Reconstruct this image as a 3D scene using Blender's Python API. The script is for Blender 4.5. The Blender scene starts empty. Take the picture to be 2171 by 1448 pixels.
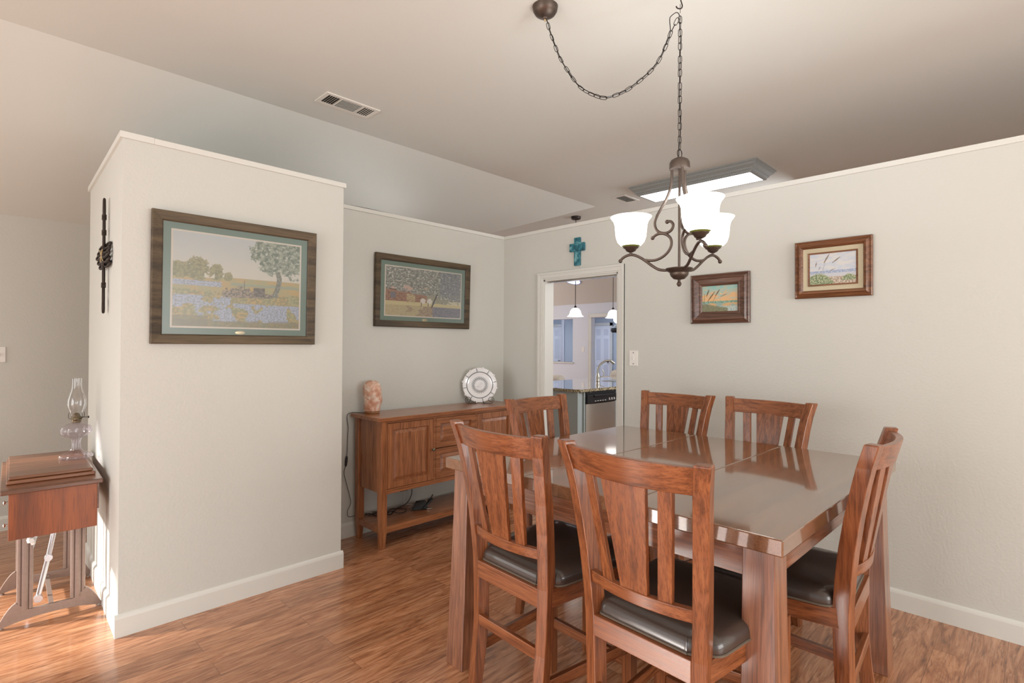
import bpy, bmesh, math, random
from mathutils import Vector, Matrix, noise
random.seed(7)
SC = bpy.context.scene
COL = SC.collection
PI = math.pi
def R(d): return math.radians(d)

# ------------------------------------------------------------------ materials
def srgb(r, g, b):
    def f(c):
        c /= 255.0
        return c/12.92 if c <= .04045 else ((c+.055)/1.055)**2.4
    return (f(r), f(g), f(b), 1)

def mat_new(name):
    m = bpy.data.materials.new(name); m.use_nodes = True
    nt = m.node_tree
    return m, nt, nt.nodes['Principled BSDF']

def plain(name, col, rough=.5, metal=0, bump=0, bscale=200, coat=0, emis=0, ecol=None, spec=.5, var=0, vscale=8, trans=0, ior=1.45):
    m, nt, b = mat_new(name)
    b.inputs['Base Color'].default_value = col
    b.inputs['Roughness'].default_value = rough
    b.inputs['Metallic'].default_value = metal
    b.inputs['Specular IOR Level'].default_value = spec
    b.inputs['Coat Weight'].default_value = coat
    b.inputs['Coat Roughness'].default_value = .08
    b.inputs['Transmission Weight'].default_value = trans
    b.inputs['IOR'].default_value = ior
    if emis:
        b.inputs['Emission Color'].default_value = ecol or col
        b.inputs['Emission Strength'].default_value = emis
    tc = nt.nodes.new('ShaderNodeTexCoord')
    if var:
        n = nt.nodes.new('ShaderNodeTexNoise'); n.inputs['Scale'].default_value = vscale; n.inputs['Detail'].default_value = 4
        nt.links.new(tc.outputs['Object'], n.inputs['Vector'])
        mx = nt.nodes.new('ShaderNodeMix'); mx.data_type = 'RGBA'
        mx.inputs['A'].default_value = tuple(c*(1-var) for c in col[:3])+(1,)
        mx.inputs['B'].default_value = tuple(min(1, c*(1+var)) for c in col[:3])+(1,)
        nt.links.new(n.outputs['Fac'], mx.inputs['Factor'])
        nt.links.new(mx.outputs['Result'], b.inputs['Base Color'])
    if bump:
        n = nt.nodes.new('ShaderNodeTexNoise'); n.inputs['Scale'].default_value = bscale; n.inputs['Detail'].default_value = 3
        nt.links.new(tc.outputs['Object'], n.inputs['Vector'])
        bp = nt.nodes.new('ShaderNodeBump'); bp.inputs['Strength'].default_value = bump; bp.inputs['Distance'].default_value = .002
        nt.links.new(n.outputs['Fac'], bp.inputs['Height'])
        nt.links.new(bp.outputs['Normal'], b.inputs['Normal'])
    return m

def wood(name, axis, dark, mid, light, rough=.3, coat=.25, grain=64, fine=300, crough=.12, bump=.15):
    m, nt, b = mat_new(name)
    L = nt.links.new
    tc = nt.nodes.new('ShaderNodeTexCoord')
    def stretched(s, k, detail, dist=0):
        mp = nt.nodes.new('ShaderNodeMapping')
        sc = [s, s, s]; sc[axis] = s*k
        mp.inputs['Scale'].default_value = sc
        L(tc.outputs['Object'], mp.inputs['Vector'])
        n = nt.nodes.new('ShaderNodeTexNoise'); n.inputs['Scale'].default_value = 1
        n.inputs['Detail'].default_value = detail; n.inputs['Distortion'].default_value = dist
        L(mp.outputs['Vector'], n.inputs['Vector'])
        return n
    n1 = stretched(grain, .045, 5, .9)
    n2 = stretched(fine, .03, 2)
    cr = nt.nodes.new('ShaderNodeValToRGB')
    e = cr.color_ramp.elements
    e[0].position = .32; e[0].color = dark
    e[1].position = .68; e[1].color = light
    k = e.new(.5); k.color = mid
    L(n1.outputs['Fac'], cr.inputs['Fac'])
    cr2 = nt.nodes.new('ShaderNodeValToRGB')
    e = cr2.color_ramp.elements
    e[0].position = .36; e[0].color = (.58, .54, .5, 1)
    e[1].position = .5; e[1].color = (1, 1, 1, 1)
    L(n2.outputs['Fac'], cr2.inputs['Fac'])
    mx = nt.nodes.new('ShaderNodeMix'); mx.data_type = 'RGBA'; mx.blend_type = 'MULTIPLY'
    mx.inputs['Factor'].default_value = .75
    L(cr.outputs['Color'], mx.inputs['A']); L(cr2.outputs['Color'], mx.inputs['B'])
    L(mx.outputs['Result'], b.inputs['Base Color'])
    b.inputs['Roughness'].default_value = rough
    b.inputs['Coat Weight'].default_value = coat
    b.inputs['Coat Roughness'].default_value = crough
    if name in ('table_top_wood', 'table_oak_z'): b.inputs['Coat IOR'].default_value = 1.95 if name == 'table_top_wood' else 1.7
    bp = nt.nodes.new('ShaderNodeBump'); bp.inputs['Strength'].default_value = bump; bp.inputs['Distance'].default_value = .001
    L(n2.outputs['Fac'], bp.inputs['Height']); L(bp.outputs['Normal'], b.inputs['Normal'])
    return m

OD, OM, OL = srgb(104, 58, 32), srgb(138, 80, 46), srgb(154, 95, 57)
WX = wood('oak_stain_x', 0, OD, OM, OL); WY = wood('oak_stain_y', 1, OD, OM, OL); WZ = wood('oak_stain_z', 2, OD, OM, OL)
TOPW = wood('table_top_wood', 0, srgb(104, 70, 44), srgb(126, 86, 56), srgb(142, 100, 68), rough=.25, coat=1, grain=14, crough=.06, bump=.03)
TD, TM, TL = srgb(100, 60, 38), srgb(138, 84, 54), srgb(160, 106, 74)
TX = wood('table_oak_x', 0, TD, TM, TL, rough=.28, coat=.5); TY = wood('table_oak_y', 1, TD, TM, TL, rough=.28, coat=.5); TZ = wood('table_oak_z', 2, TD, TM, TL, rough=.32, coat=1, crough=.3)
SD, SM, SL = srgb(122, 74, 44), srgb(156, 98, 60), srgb(172, 114, 74)
SX = wood('sideboard_oak_x', 0, SD, SM, SL, coat=.4); SY = wood('sideboard_oak_y', 1, SD, SM, SL, coat=.4); SZ = wood('sideboard_oak_z', 2, SD, SM, SL, coat=.4)
MX_ = wood('mahogany_x', 0, srgb(98, 58, 34), srgb(130, 82, 52), srgb(148, 98, 66), rough=.35, coat=.4, grain=10)
MZ_ = wood('mahogany_z', 2, srgb(102, 50, 20), srgb(140, 72, 32), srgb(156, 86, 42), rough=.4, coat=.15, grain=10)
FRM = wood('weathered_frame', 0, srgb(52, 42, 30), srgb(84, 70, 50), srgb(104, 88, 64), rough=.6, coat=0, grain=18)
FRMZ = wood('weathered_frame_z', 2, srgb(52, 42, 30), srgb(84, 70, 50), srgb(104, 88, 64), rough=.6, coat=0, grain=18)
WALN = wood('walnut_frame', 0, srgb(70, 46, 36), srgb(100, 70, 56), srgb(120, 88, 72), rough=.4, coat=.3)
WALB = wood('warm_frame', 0, srgb(84, 50, 28), srgb(120, 76, 46), srgb(140, 94, 60), rough=.4, coat=.3)

WALL = plain('wall_paint', (.60, .605, .56, 1), .7, bump=.7, bscale=75)
TRIM = plain('white_trim_paint', (.68, .685, .64, 1), .45)
CEIL = plain('ceiling_paint', (.68, .69, .645, 1), .85, bump=.25, bscale=90)
COOLW = plain('cool_wall_paint', (.66, .69, .76, 1), .7)
BLUEW = plain('blue_grey_paint', (.55, .62, .70, 1), .7)
BRONZE = plain('bronze_metal', srgb(94, 82, 74), .42, .75, var=.25, vscale=60)
DARKM = plain('dark_metal', srgb(62, 54, 50), .5, .7)
STEEL = plain('brushed_steel', srgb(190, 186, 176), .32, 1)
CHROME = plain('chrome', srgb(205, 205, 205), .12, 1)
BLACK = plain('black_plastic', srgb(26, 27, 29), .35)
LEATHER = plain('dark_brown_vinyl', srgb(60, 50, 45), .36, bump=.12, bscale=380, spec=.6, coat=.5)
PIPING = plain('piping_vinyl', srgb(104, 94, 82), .4)
SHADE = plain('lit_frosted_glass', (1, .99, .96, 1), .4, emis=2.2, ecol=(1, .98, .94, 1))
DIFF = plain('lit_acrylic_diffuser', (1, 1, 1, 1), .4, emis=7, ecol=(.97, .99, 1, 1))
GREENRIM = plain('glass_fitter_tint', srgb(120, 128, 60), .3, emis=.15)
GREYW = plain('grey_washed_fixture', srgb(150, 153, 150), .6, var=.2, vscale=90)
CABB = plain('grey_blue_cabinet', srgb(166, 178, 178), .5)
CREAM = plain('cream_upholstery', srgb(232, 226, 214), .8)
PLATE_W = plain('switch_plate_plastic', (.80, .78, .74, 1), .35)
VENTM = plain('vent_metal', (.74, .72, .66, 1), .5)
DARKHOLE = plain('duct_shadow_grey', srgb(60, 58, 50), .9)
IRON = plain('painted_cast_iron', srgb(150, 130, 120), .42, .35, bump=.3, bscale=160, var=.15, vscale=50)
IRONW = plain('worn_chrome_arm', srgb(215, 215, 220), .25, .8)
MATG = plain('sage_mat_board', srgb(114, 134, 121), .8)
MATW = plain('cream_mat_edge', srgb(214, 204, 190), .8)
LINEN = plain('linen_liner', srgb(196, 186, 158), .85, bump=.3, bscale=500)
BRASSP = plain('brass_plaque', srgb(206, 190, 150), .35, .5)
GLAZE = plain('white_patterned_glass', (.86, .87, .88, 1), .12, coat=1)
INK = plain('engraved_pattern_grey', srgb(96, 100, 104), .4)
OWOOD = plain('lamp_base_wood', srgb(150, 100, 60), .5)

def granite():
    m, nt, b = mat_new('speckled_granite')
    tc = nt.nodes.new('ShaderNodeTexCoord')
    v = nt.nodes.new('ShaderNodeTexNoise'); v.inputs['Scale'].default_value = 70; v.inputs['Detail'].default_value = 6
    nt.links.new(tc.outputs['Object'], v.inputs['Vector'])
    cr = nt.nodes.new('ShaderNodeValToRGB'); e = cr.color_ramp.elements
    e[0].position = .38; e[0].color = srgb(58, 50, 40); e[1].position = .62; e[1].color = srgb(200, 188, 160)
    k = e.new(.48); k.color = srgb(140, 126, 92)
    nt.links.new(v.outputs['Fac'], cr.inputs['Fac']); nt.links.new(cr.outputs['Color'], b.inputs['Base Color'])
    b.inputs['Roughness'].default_value = .08; b.inputs['Coat Weight'].default_value = 1
    return m
GRANITE = granite()

def patina():
    m, nt, b = mat_new('turquoise_patina')
    tc = nt.nodes.new('ShaderNodeTexCoord')
    v = nt.nodes.new('ShaderNodeTexNoise'); v.inputs['Scale'].default_value = 28; v.inputs['Detail'].default_value = 5
    nt.links.new(tc.outputs['Object'], v.inputs['Vector'])
    cr = nt.nodes.new('ShaderNodeValToRGB'); e = cr.color_ramp.elements
    e[0].position = .35; e[0].color = srgb(24, 78, 92); e[1].position = .68; e[1].color = srgb(120, 172, 178)
    k = e.new(.52); k.color = srgb(40, 112, 126)
    nt.links.new(v.outputs['Fac'], cr.inputs['Fac']); nt.links.new(cr.outputs['Color'], b.inputs['Base Color'])
    b.inputs['Roughness'].default_value = .45
    return m
PATINA = patina()

def saltmat():
    m, nt, b = mat_new('pink_rock_salt')
    tc = nt.nodes.new('ShaderNodeTexCoord')
    v = nt.nodes.new('ShaderNodeTexNoise'); v.inputs['Scale'].default_value = 16; v.inputs['Detail'].default_value = 6; v.inputs['Distortion'].default_value = .8
    nt.links.new(tc.outputs['Object'], v.inputs['Vector'])
    cr = nt.nodes.new('ShaderNodeValToRGB'); e = cr.color_ramp.elements
    e[0].position = .34; e[0].color = srgb(192, 132, 106); e[1].position = .64; e[1].color = srgb(236, 218, 204)
    k = e.new(.5); k.color = srgb(216, 172, 148)
    nt.links.new(v.outputs['Fac'], cr.inputs['Fac']); nt.links.new(cr.outputs['Color'], b.inputs['Base Color'])
    b.inputs['Roughness'].default_value = .4
    bp = nt.nodes.new('ShaderNodeBump'); bp.inputs['Strength'].default_value = .5; bp.inputs['Distance'].default_value = .004
    nt.links.new(v.outputs['Fac'], bp.inputs['Height']); nt.links.new(bp.outputs['Normal'], b.inputs['Normal'])
    return m
SALT = saltmat()

def floor_mat():
    m, nt, b = mat_new('hickory_laminate')
    L = nt.links.new
    tc = nt.nodes.new('ShaderNodeTexCoord')
    br = nt.nodes.new('ShaderNodeTexBrick')
    br.inputs['Scale'].default_value = 1
    br.inputs['Brick Width'].default_value = 1.22; br.inputs['Row Height'].default_value = .125
    br.inputs['Mortar Size'].default_value = .0012; br.inputs['Mortar Smooth'].default_value = .1
    br.inputs['Bias'].default_value = 0
    br.inputs['Color1'].default_value = (0, 0, 0, 1); br.inputs['Color2'].default_value = (1, 1, 1, 1)
    br.inputs['Mortar'].default_value = (.35, .35, .35, 1)
    br.offset = .37
    L(tc.outputs['Object'], br.inputs['Vector'])
    # the grain of each plank is shifted by that plank's own random value
    mp = nt.nodes.new('ShaderNodeMapping'); mp.inputs['Scale'].default_value = (2.0, 15, 1)
    L(tc.outputs['Object'], mp.inputs['Vector'])
    comb = nt.nodes.new('ShaderNodeVectorMath'); comb.operation = 'MULTIPLY_ADD'
    comb.inputs[1].default_value = (37, 11, 0)
    L(br.outputs['Color'], comb.inputs[0]); L(mp.outputs['Vector'], comb.inputs[2])
    n = nt.nodes.new('ShaderNodeTexNoise'); n.inputs['Scale'].default_value = 1; n.inputs['Detail'].default_value = 7
    n.inputs['Distortion'].default_value = 3.2; n.inputs['Roughness'].default_value = .6
    L(comb.outputs[0], n.inputs['Vector'])
    cr = nt.nodes.new('ShaderNodeValToRGB'); e = cr.color_ramp.elements
    e[0].position = .28; e[0].color = srgb(116, 73, 48)
    e[1].position = .74; e[1].color = srgb(212, 162, 124)
    for p, c in ((.42, srgb(166, 110, 74)), (.55, srgb(191, 135, 97))):
        k = e.new(p); k.color = c
    L(n.outputs['Fac'], cr.inputs['Fac'])
    # fine dark grain lines
    mp2 = nt.nodes.new('ShaderNodeMapping'); mp2.inputs['Scale'].default_value = (7, 110, 1)
    L(tc.outputs['Object'], mp2.inputs['Vector'])
    n2 = nt.nodes.new('ShaderNodeTexNoise'); n2.inputs['Scale'].default_value = 1; n2.inputs['Detail'].default_value = 4; n2.inputs['Distortion'].default_value = 1.5
    L(mp2.outputs['Vector'], n2.inputs['Vector'])
    cr2 = nt.nodes.new('ShaderNodeValToRGB'); e = cr2.color_ramp.elements
    e[0].position = .32; e[0].color = (.5, .46, .43, 1); e[1].position = .5; e[1].color = (1, 1, 1, 1)
    L(n2.outputs['Fac'], cr2.inputs['Fac'])
    mx = nt.nodes.new('ShaderNodeMix'); mx.data_type = 'RGBA'; mx.blend_type = 'MULTIPLY'; mx.inputs['Factor'].default_value = .8
    L(cr.outputs['Color'], mx.inputs['A']); L(cr2.outputs['Color'], mx.inputs['B'])
    # plank to plank tone
    mr = nt.nodes.new('ShaderNodeMapRange'); mr.inputs['To Min'].default_value = .84; mr.inputs['To Max'].default_value = 1.12
    L(br.outputs['Color'], mr.inputs['Value'])
    vm = nt.nodes.new('ShaderNodeVectorMath'); vm.operation = 'SCALE'
    L(mx.outputs['Result'], vm.inputs[0]); L(mr.outputs['Result'], vm.inputs['Scale'])
    mort = nt.nodes.new('ShaderNodeMix'); mort.data_type = 'RGBA'; mort.inputs['B'].default_value = srgb(70, 40, 24)
    f = nt.nodes.new('ShaderNodeMath'); f.operation = 'MULTIPLY'; f.inputs[1].default_value = .55
    L(br.outputs['Fac'], f.inputs[0]); L(f.outputs[0], mort.inputs['Factor'])
    L(vm.outputs[0], mort.inputs['A'])
    L(mort.outputs['Result'], b.inputs['Base Color'])
    b.inputs['Roughness'].default_value = .26; b.inputs['Coat Weight'].default_value = .5; b.inputs['Coat Roughness'].default_value = .12
    bp = nt.nodes.new('ShaderNodeBump'); bp.inputs['Strength'].default_value = .25; bp.inputs['Distance'].default_value = .001
    L(n2.outputs['Fac'], bp.inputs['Height']); L(bp.outputs['Normal'], b.inputs['Normal'])
    return m
FLOOR = floor_mat()

def pane_mat():
    m, nt, b = mat_new('picture_pane_glass')
    t = nt.nodes.new('ShaderNodeBsdfTransparent'); g = nt.nodes.new('ShaderNodeBsdfGlossy')
    g.inputs['Roughness'].default_value = .32
    f = nt.nodes.new('ShaderNodeFresnel'); f.inputs['IOR'].default_value = 1.45
    mx = nt.nodes.new('ShaderNodeMixShader')
    nt.links.new(f.outputs[0], mx.inputs[0]); nt.links.new(t.outputs[0], mx.inputs[1]); nt.links.new(g.outputs[0], mx.inputs[2])
    nt.links.new(mx.outputs[0], nt.nodes['Material Output'].inputs['Surface'])
    return m
PANE = pane_mat()

def thin_glass(name, tint, glossr=.03, ior=1.5):
    m, nt, b = mat_new(name)
    t = nt.nodes.new('ShaderNodeBsdfTransparent'); t.inputs['Color'].default_value = tint
    g = nt.nodes.new('ShaderNodeBsdfGlossy'); g.inputs['Roughness'].default_value = glossr
    f0 = nt.nodes.new('ShaderNodeLayerWeight'); f0.inputs['Blend'].default_value = .5
    f1 = nt.nodes.new('ShaderNodeMath'); f1.operation = 'POWER'; f1.inputs[1].default_value = 3.5; nt.links.new(f0.outputs['Facing'], f1.inputs[0])
    f = nt.nodes.new('ShaderNodeMath'); f.operation = 'MULTIPLY_ADD'; f.inputs[1].default_value = .75; f.inputs[2].default_value = .05; nt.links.new(f1.outputs[0], f.inputs[0])
    mx = nt.nodes.new('ShaderNodeMixShader')
    nt.links.new(f.outputs[0], mx.inputs[0]); nt.links.new(t.outputs[0], mx.inputs[1]); nt.links.new(g.outputs[0], mx.inputs[2])
    nt.links.new(mx.outputs[0], nt.nodes['Material Output'].inputs['Surface'])
    return m
CHIMG = thin_glass('clear_chimney_glass', (.97, .97, .97, 1))

FONTG = thin_glass('lilac_pressed_glass', (.95, .92, .97, 1), .06)

def vc_mat():
    m, nt, b = mat_new('painted_canvas')
    a = nt.nodes.new('ShaderNodeVertexColor'); a.layer_name = 'Col'
    nt.links.new(a.outputs['Color'], b.inputs['Base Color'])
    b.inputs['Roughness'].default_value = .55
    return m
CANVAS = vc_mat()

# ------------------------------------------------------------------ mesh building
class MB:
    def __init__(s): s.bm = bmesh.new(); s.smooth = False
    def box(s, x0, x1, y0, y1, z0, z1, M=None):
        vs = [Vector((x, y, z)) for x in (x0, x1) for y in (y0, y1) for z in (z0, z1)]
        if M: vs = [M @ v for v in vs]
        v = [s.bm.verts.new(p) for p in vs]
        for f in ((0, 1, 3, 2), (4, 6, 7, 5), (0, 4, 5, 1), (2, 3, 7, 6), (0, 2, 6, 4), (1, 5, 7, 3)):
            s.bm.faces.new([v[i] for i in f])
        return s
    def loft(s, rings, cap=True, close=False):
        R_ = [[s.bm.verts.new(p) for p in r] for r in rings]
        n = len(R_[0]); m = len(R_)
        for i in range(m if close else m-1):
            a, b = R_[i], R_[(i+1) % m]
            for j in range(n):
                s.bm.faces.new([a[j], a[(j+1) % n], b[(j+1) % n], b[j]])
        if cap and not close:
            s.bm.faces.new(R_[0][::-1]); s.bm.faces.new(R_[-1])
        return s
    def prism(s, pts, d, M=None):
        a = [Vector(p) for p in pts]; b = [p+Vector(d) for p in a]
        if M: a = [M@p for p in a]; b = [M@p for p in b]
        return s.loft([a, b])
    def face(s, pts):
        s.bm.faces.new([s.bm.verts.new(p) for p in pts]); return s
    def lathe(s, prof, n=32, c=(0, 0, 0), M=None, ribs=0, amp=0, ring=False):
        rings = []
        for r, z in prof:
            ring_ = []
            for k in range(n):
                a = 2*PI*k/n
                rr = r*(1+amp*math.cos(ribs*a)) if ribs else r
                p = Vector((c[0]+max(rr, 1e-4)*math.cos(a), c[1]+max(rr, 1e-4)*math.sin(a), c[2]+z))
                ring_.append(M@p if M else p)
            rings.append(ring_)
        return s.loft(rings, close=True) if ring else s.loft(rings, cap=True)
    def tube(s, pts, r, n=8, close=False, taper=None):
        pts = [Vector(p) for p in pts]; m = len(pts); rings = []
        up = None
        for i, p in enumerate(pts):
            if close: t = pts[(i+1) % m]-pts[i-1]
            else: t = pts[min(i+1, m-1)]-pts[max(i-1, 0)]
            if t.length < 1e-9: t = Vector((0, 0, 1))
            t.normalize()
            if up is None:
                up = Vector((0, 0, 1)) if abs(t.z) < .9 else Vector((1, 0, 0))
            u = up-t*up.dot(t)
            if u.length < 1e-6: u = t.orthogonal()
            u.normalize(); up = u; v = t.cross(u)
            rr = r if taper is None else r*taper[i]
            rings.append([p+u*rr*math.cos(2*PI*k/n)+v*rr*math.sin(2*PI*k/n) for k in range(n)])
        return s.loft(rings, cap=True, close=close)
    def sphere(s, c, r, n=12, sc=(1, 1, 1)):
        prof = [(math.sin(PI*i/n)*r, -math.cos(PI*i/n)*r) for i in range(n+1)]
        rings = []
        for rr, z in prof:
            rings.append([Vector((c[0]+max(rr, 1e-5)*math.cos(2*PI*k/(2*n))*sc[0], c[1]+max(rr, 1e-5)*math.sin(2*PI*k/(2*n))*sc[1], c[2]+z*sc[2])) for k in range(2*n)])
        return s.loft(rings)
    def build(s, name, mat, parent=None, smooth=False, bevel=0, loc=None, M=None):
        bmesh.ops.recalc_face_normals(s.bm, faces=s.bm.faces[:])
        if M: bmesh.ops.transform(s.bm, matrix=M, verts=s.bm.verts[:])
        me = bpy.data.meshes.new(name); s.bm.to_mesh(me); s.bm.free()
        o = bpy.data.objects.new(name, me); COL.objects.link(o)
        me.materials.append(mat)
        if smooth:
            for p in me.polygons: p.use_smooth = True
            try: me.set_sharp_from_angle(angle=R(smooth if smooth is not True else 50))
            except Exception: pass
        if parent: o.parent = parent
        if loc: o.location = loc
        if bevel:
            md = o.modifiers.new('bevel', 'BEVEL'); md.width = bevel; md.segments = 2; md.limit_method = 'ANGLE'; md.angle_limit = R(40)
        return o

def tag(o, label=None, cat=None, group=None, kind=None):
    if label: o['label'] = label
    if cat: o['category'] = cat
    if group: o['group'] = group
    if kind: o['kind'] = kind
    return o
def thing(name, label, cat, loc=(0, 0, 0), rz=0, group=None):
    o = bpy.data.objects.new(name, None); COL.objects.link(o)
    o.location = loc; o.rotation_euler = (0, 0, rz); o.empty_display_size = .1
    return tag(o, label, cat, group)
def copy_tree(o, parent=None):
    c = o.copy(); COL.objects.link(c)
    if parent: c.parent = parent
    for ch in list(o.children): copy_tree(ch, c)
    return c
def S(o): return tag(o, kind='structure')
def bez(p, n=8):
    """Catmull-Rom through points"""
    p = [Vector(q) for q in p]; out = []
    for i in range(len(p)-1):
        a = p[max(i-1, 0)]; b = p[i]; c = p[i+1]; d = p[min(i+2, len(p)-1)]
        for k in range(n):
            t = k/n
            out.append(.5*((2*b)+(-a+c)*t+(2*a-5*b+4*c-d)*t*t+(-a+3*b-3*c+d)*t**3))
    out.append(p[-1]); return out

# ------------------------------------------------------------------ the room
XR, YB = 3.560, 3.645          # right wall face, buffet wall face
HW = 2.44                      # height of the partial walls
ZC, YC, XC = 3.05, 3.743, 5.16 # flat ceiling, its two creases
SL = (ZC-2.38)/(5.57-YC)
XC2 = 8.17                     # where the far slope begins

def slab(name, b, mat=WALL): return S(MB().box(*b).build(name, mat))
S(MB().box(-4, 13.4, -4, 12, -.05, 0).build('floor', FLOOR))

# ceiling: flat field, slope down to the back wall, and the gable over the kitchen and living room
cm = MB()
th = .06
def cface(pts):
    a = [Vector(p) for p in pts]; b = [p+Vector((0, 0, th)) for p in a]
    cm.loft([a, b])
x0, y0 = -4.0, -4.0
cface([(x0, y0, ZC), (XC2, y0, ZC), (XC2, YC, ZC), (x0, YC, ZC)])
d = 5.57-YC
cface([(x0, YC, ZC), (XC, YC, ZC), (XC-d, 5.57, 2.38), (x0, 5.57, 2.38)])
cface([(XC, YC, ZC), (XC2, YC, ZC), (XC2, 12, ZC), (XC, 12, ZC)])
cface([(XC, YC, ZC), (XC, 12, ZC), (XC-d, 12, 2.38), (XC-d, 5.57, 2.38)])
cface([(XC2, y0, ZC), (10.0, y0, 2.38), (10.0, 12, 2.38), (XC2, 12, ZC)])
S(cm.build('ceiling', CEIL))
S(MB().box(10.0, 13.4, 5.5, 12, 2.44, 2.5).build('ceiling_hall', COOLW))

slab('wall_back', (-1.7, XC-d, 5.57, 5.68, 0, 2.38))
slab('wall_living', (XC-d-.11, XC-d, 5.68, 12, 0, 2.38), COOLW)
# side wall with the door, in three pieces round the opening
DY0, DY1, DZ = 2.366, 3.140, 1.995
m = MB()
m.box(XR, XR+.115, -4, DY0, 0, HW); m.box(XR, XR+.115, DY1, YB+.115, 0, HW); m.box(XR, XR+.115, DY0, DY1, DZ, HW)
S(m.build('wall_right', WALL))
slab('wall_buffet', (1.55, XR, YB, YB+.115, 0, HW))
# partition block: front leaf, short return, and the long side leaf that runs a little out of square
slab('wall_partition', (.63, 1.668, 3.175, 3.29, 0, HW))
slab('wall_return', (1.553, 1.668, 3.29, YB, 0, HW))
m = MB(); m.prism([(.512, 3.175, 0), (.63, 3.175, 0), (.665, 4.47, 0), (.550, 4.47, 0)], (0, 0, HW))
S(m.build('wall_left_partition', WALL))
m = MB(); m.prism([(.665, 4.36, 0), (1.6, 4.36, 0), (1.6, 4.47, 0), (.665, 4.47, 0)], (0, 0, HW))
S(m.build('wall_closet_back', WALL))
# left wall with the tall glazed opening the sun comes through
WX0 = -1.7
m = MB()
m.box(WX0-.12, WX0, 3.0, 4.2, 0, 2.9); m.box(WX0-.12, WX0, 5.52, 5.68, 0, 2.6); m.box(WX0-.12, WX0, 4.2, 5.52, 2.28, 2.8)
S(m.build('wall_left', WALL))
w = MB(); w.box(WX0-.09, WX0-.04, 4.2, 4.25, 0, 2.28); w.box(WX0-.09, WX0-.04, 5.47, 5.52, 0, 2.28); w.box(WX0-.09, WX0-.04, 4.2, 5.52, 2.23, 2.28); w.box(WX0-.09, WX0-.04, 4.2, 5.52, 0, .06)
S(w.build('window_1', TRIM))

# caps on the partial walls
def cap(name, b): S(MB().box(*b).build(name, TRIM, bevel=.003))
cap('trim_1', (.640, 1.682, 3.163, 3.30, HW-.026, HW+.004))
m = MB(); m.prism([(.500, 3.163, HW-.026), (.64, 3.163, HW-.026), (.675, 4.485, HW-.026), (.538, 4.485, HW-.026)], (0, 0, .0301))
S(m.build('trim_2', TRIM))
cap('trim_3', (1.55, XR+.12, YB-.010, YB+.125, HW-.026, HW+.004))
cap('trim_4', (XR-.010, XR+.125, -4, YB-.010, HW-.026, HW+.0042))
# baseboards
def base_prof(x0, y0, x1, y1, nx, ny, name):
    t = .013
    pr = [(0, 0), (t, 0), (t, .088), (t*.75, .098), (t*.4, .104), (0, .108)]
    a = [Vector((x0+nx*u, y0+ny*u, z)) for u, z in pr]; b = [Vector((x1+nx*u, y1+ny*u, z)) for u, z in pr]
    S(MB().loft([a, b]).build(name, TRIM))
base_prof(.498, 3.175, 1.681, 3.175, 0, -1, 'baseboard_partition')
base_prof(1.6685, 3.1765, 1.668, YB, 1, 0, 'baseboard_return')
base_prof(.5125, 3.1765, .550, 4.47, -1, 0, 'baseboard_left_partition')
base_prof(1.668, YB, XR, YB, 0, -1, 'baseboard_buffet')
base_prof(XR, -4, XR, DY0-.06, -1, 0, 'baseboard_right')
base_prof(XR, DY1+.06, XR, YB, -1, 0, 'baseboard_corner')
base_prof(-1.7, 5.57, XC-d, 5.57, 0, -1, 'baseboard_back')
# door casing
def casing(name, X, y0, y1, z1, w, side, mat=TRIM):
    m = MB()
    for a, b, o in ((0, w, .010), (.012, w-.012, .016), (w*.72, w, .021)):
        xa, xb = sorted((X, X+side*o))
        m.box(xa, xb, y0-b, y0-a, 0, z1+b); m.box(xa, xb, y1+a, y1+b, 0, z1+b); m.box(xa, xb, y0-a, y1+a, z1+a, z1+b)
    S(m.build(name, mat))
casing('door_1', XR, DY0, DY1, DZ, .058, -1)
m = MB(); m.box(XR, XR+.115, DY0, DY0+.014, 0, DZ); m.box(XR, XR+.115, DY1-.014, DY1, 0, DZ); m.box(XR, XR+.115, DY0, DY1, DZ-.014, DZ)
S(m.build('trim_6', TRIM))
S(MB().box(XR+.03, XR+.075, DY0+.03, DY1-.03, DZ-.026, DZ-.014).build('trim_7', CHROME))

# far wall of the living room with the pass-through and the doorway
FX = 10.0
m = MB()
PY0, PY1, PZ0, PZ1 = 7.905, 8.9, 1.022, 2.045
GY0, GY1, GZ = 6.30, 7.36, 2.06
m.box(FX, FX+.12, -4, GY0, 0, 2.5); m.box(FX, FX+.12, GY0, GY1, GZ, 2.5); m.box(FX, FX+.12, GY1, PY0, 0, 2.5)
m.box(FX, FX+.12, PY0, PY1, 0, PZ0); m.box(FX, FX+.12, PY0, PY1, PZ1, 2.5); m.box(FX, FX+.12, PY1, 12, 0, 2.5)
S(m.build('wall_far', COOLW))
casing('door_2', FX, GY0, GY1, GZ, .085, -1)
S(MB().box(FX-.03, FX+.14, PY0-.03, PY1+.03, PZ0-.025, PZ0).build('window_2', TRIM))
slab('wall_hall', (13.2, 13.32, 5.5, 12, 0, 2.5), BLUEW)
slab('wall_hall_side', (10.12, 13.2, 5.5, 5.6, 0, 2.5), BLUEW)
slab('wall_hall_end', (10.12, 13.2, 11.9, 12, 0, 2.5), BLUEW)
slab('wall_hall_middle', (12.45, 13.2, 9.62, 9.74, 0, 2.5), BLUEW)
S(MB().box(12.9, 13.2, 8.55, 8.62, 0, 2.44).build('trim_5', BLUEW))

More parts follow.
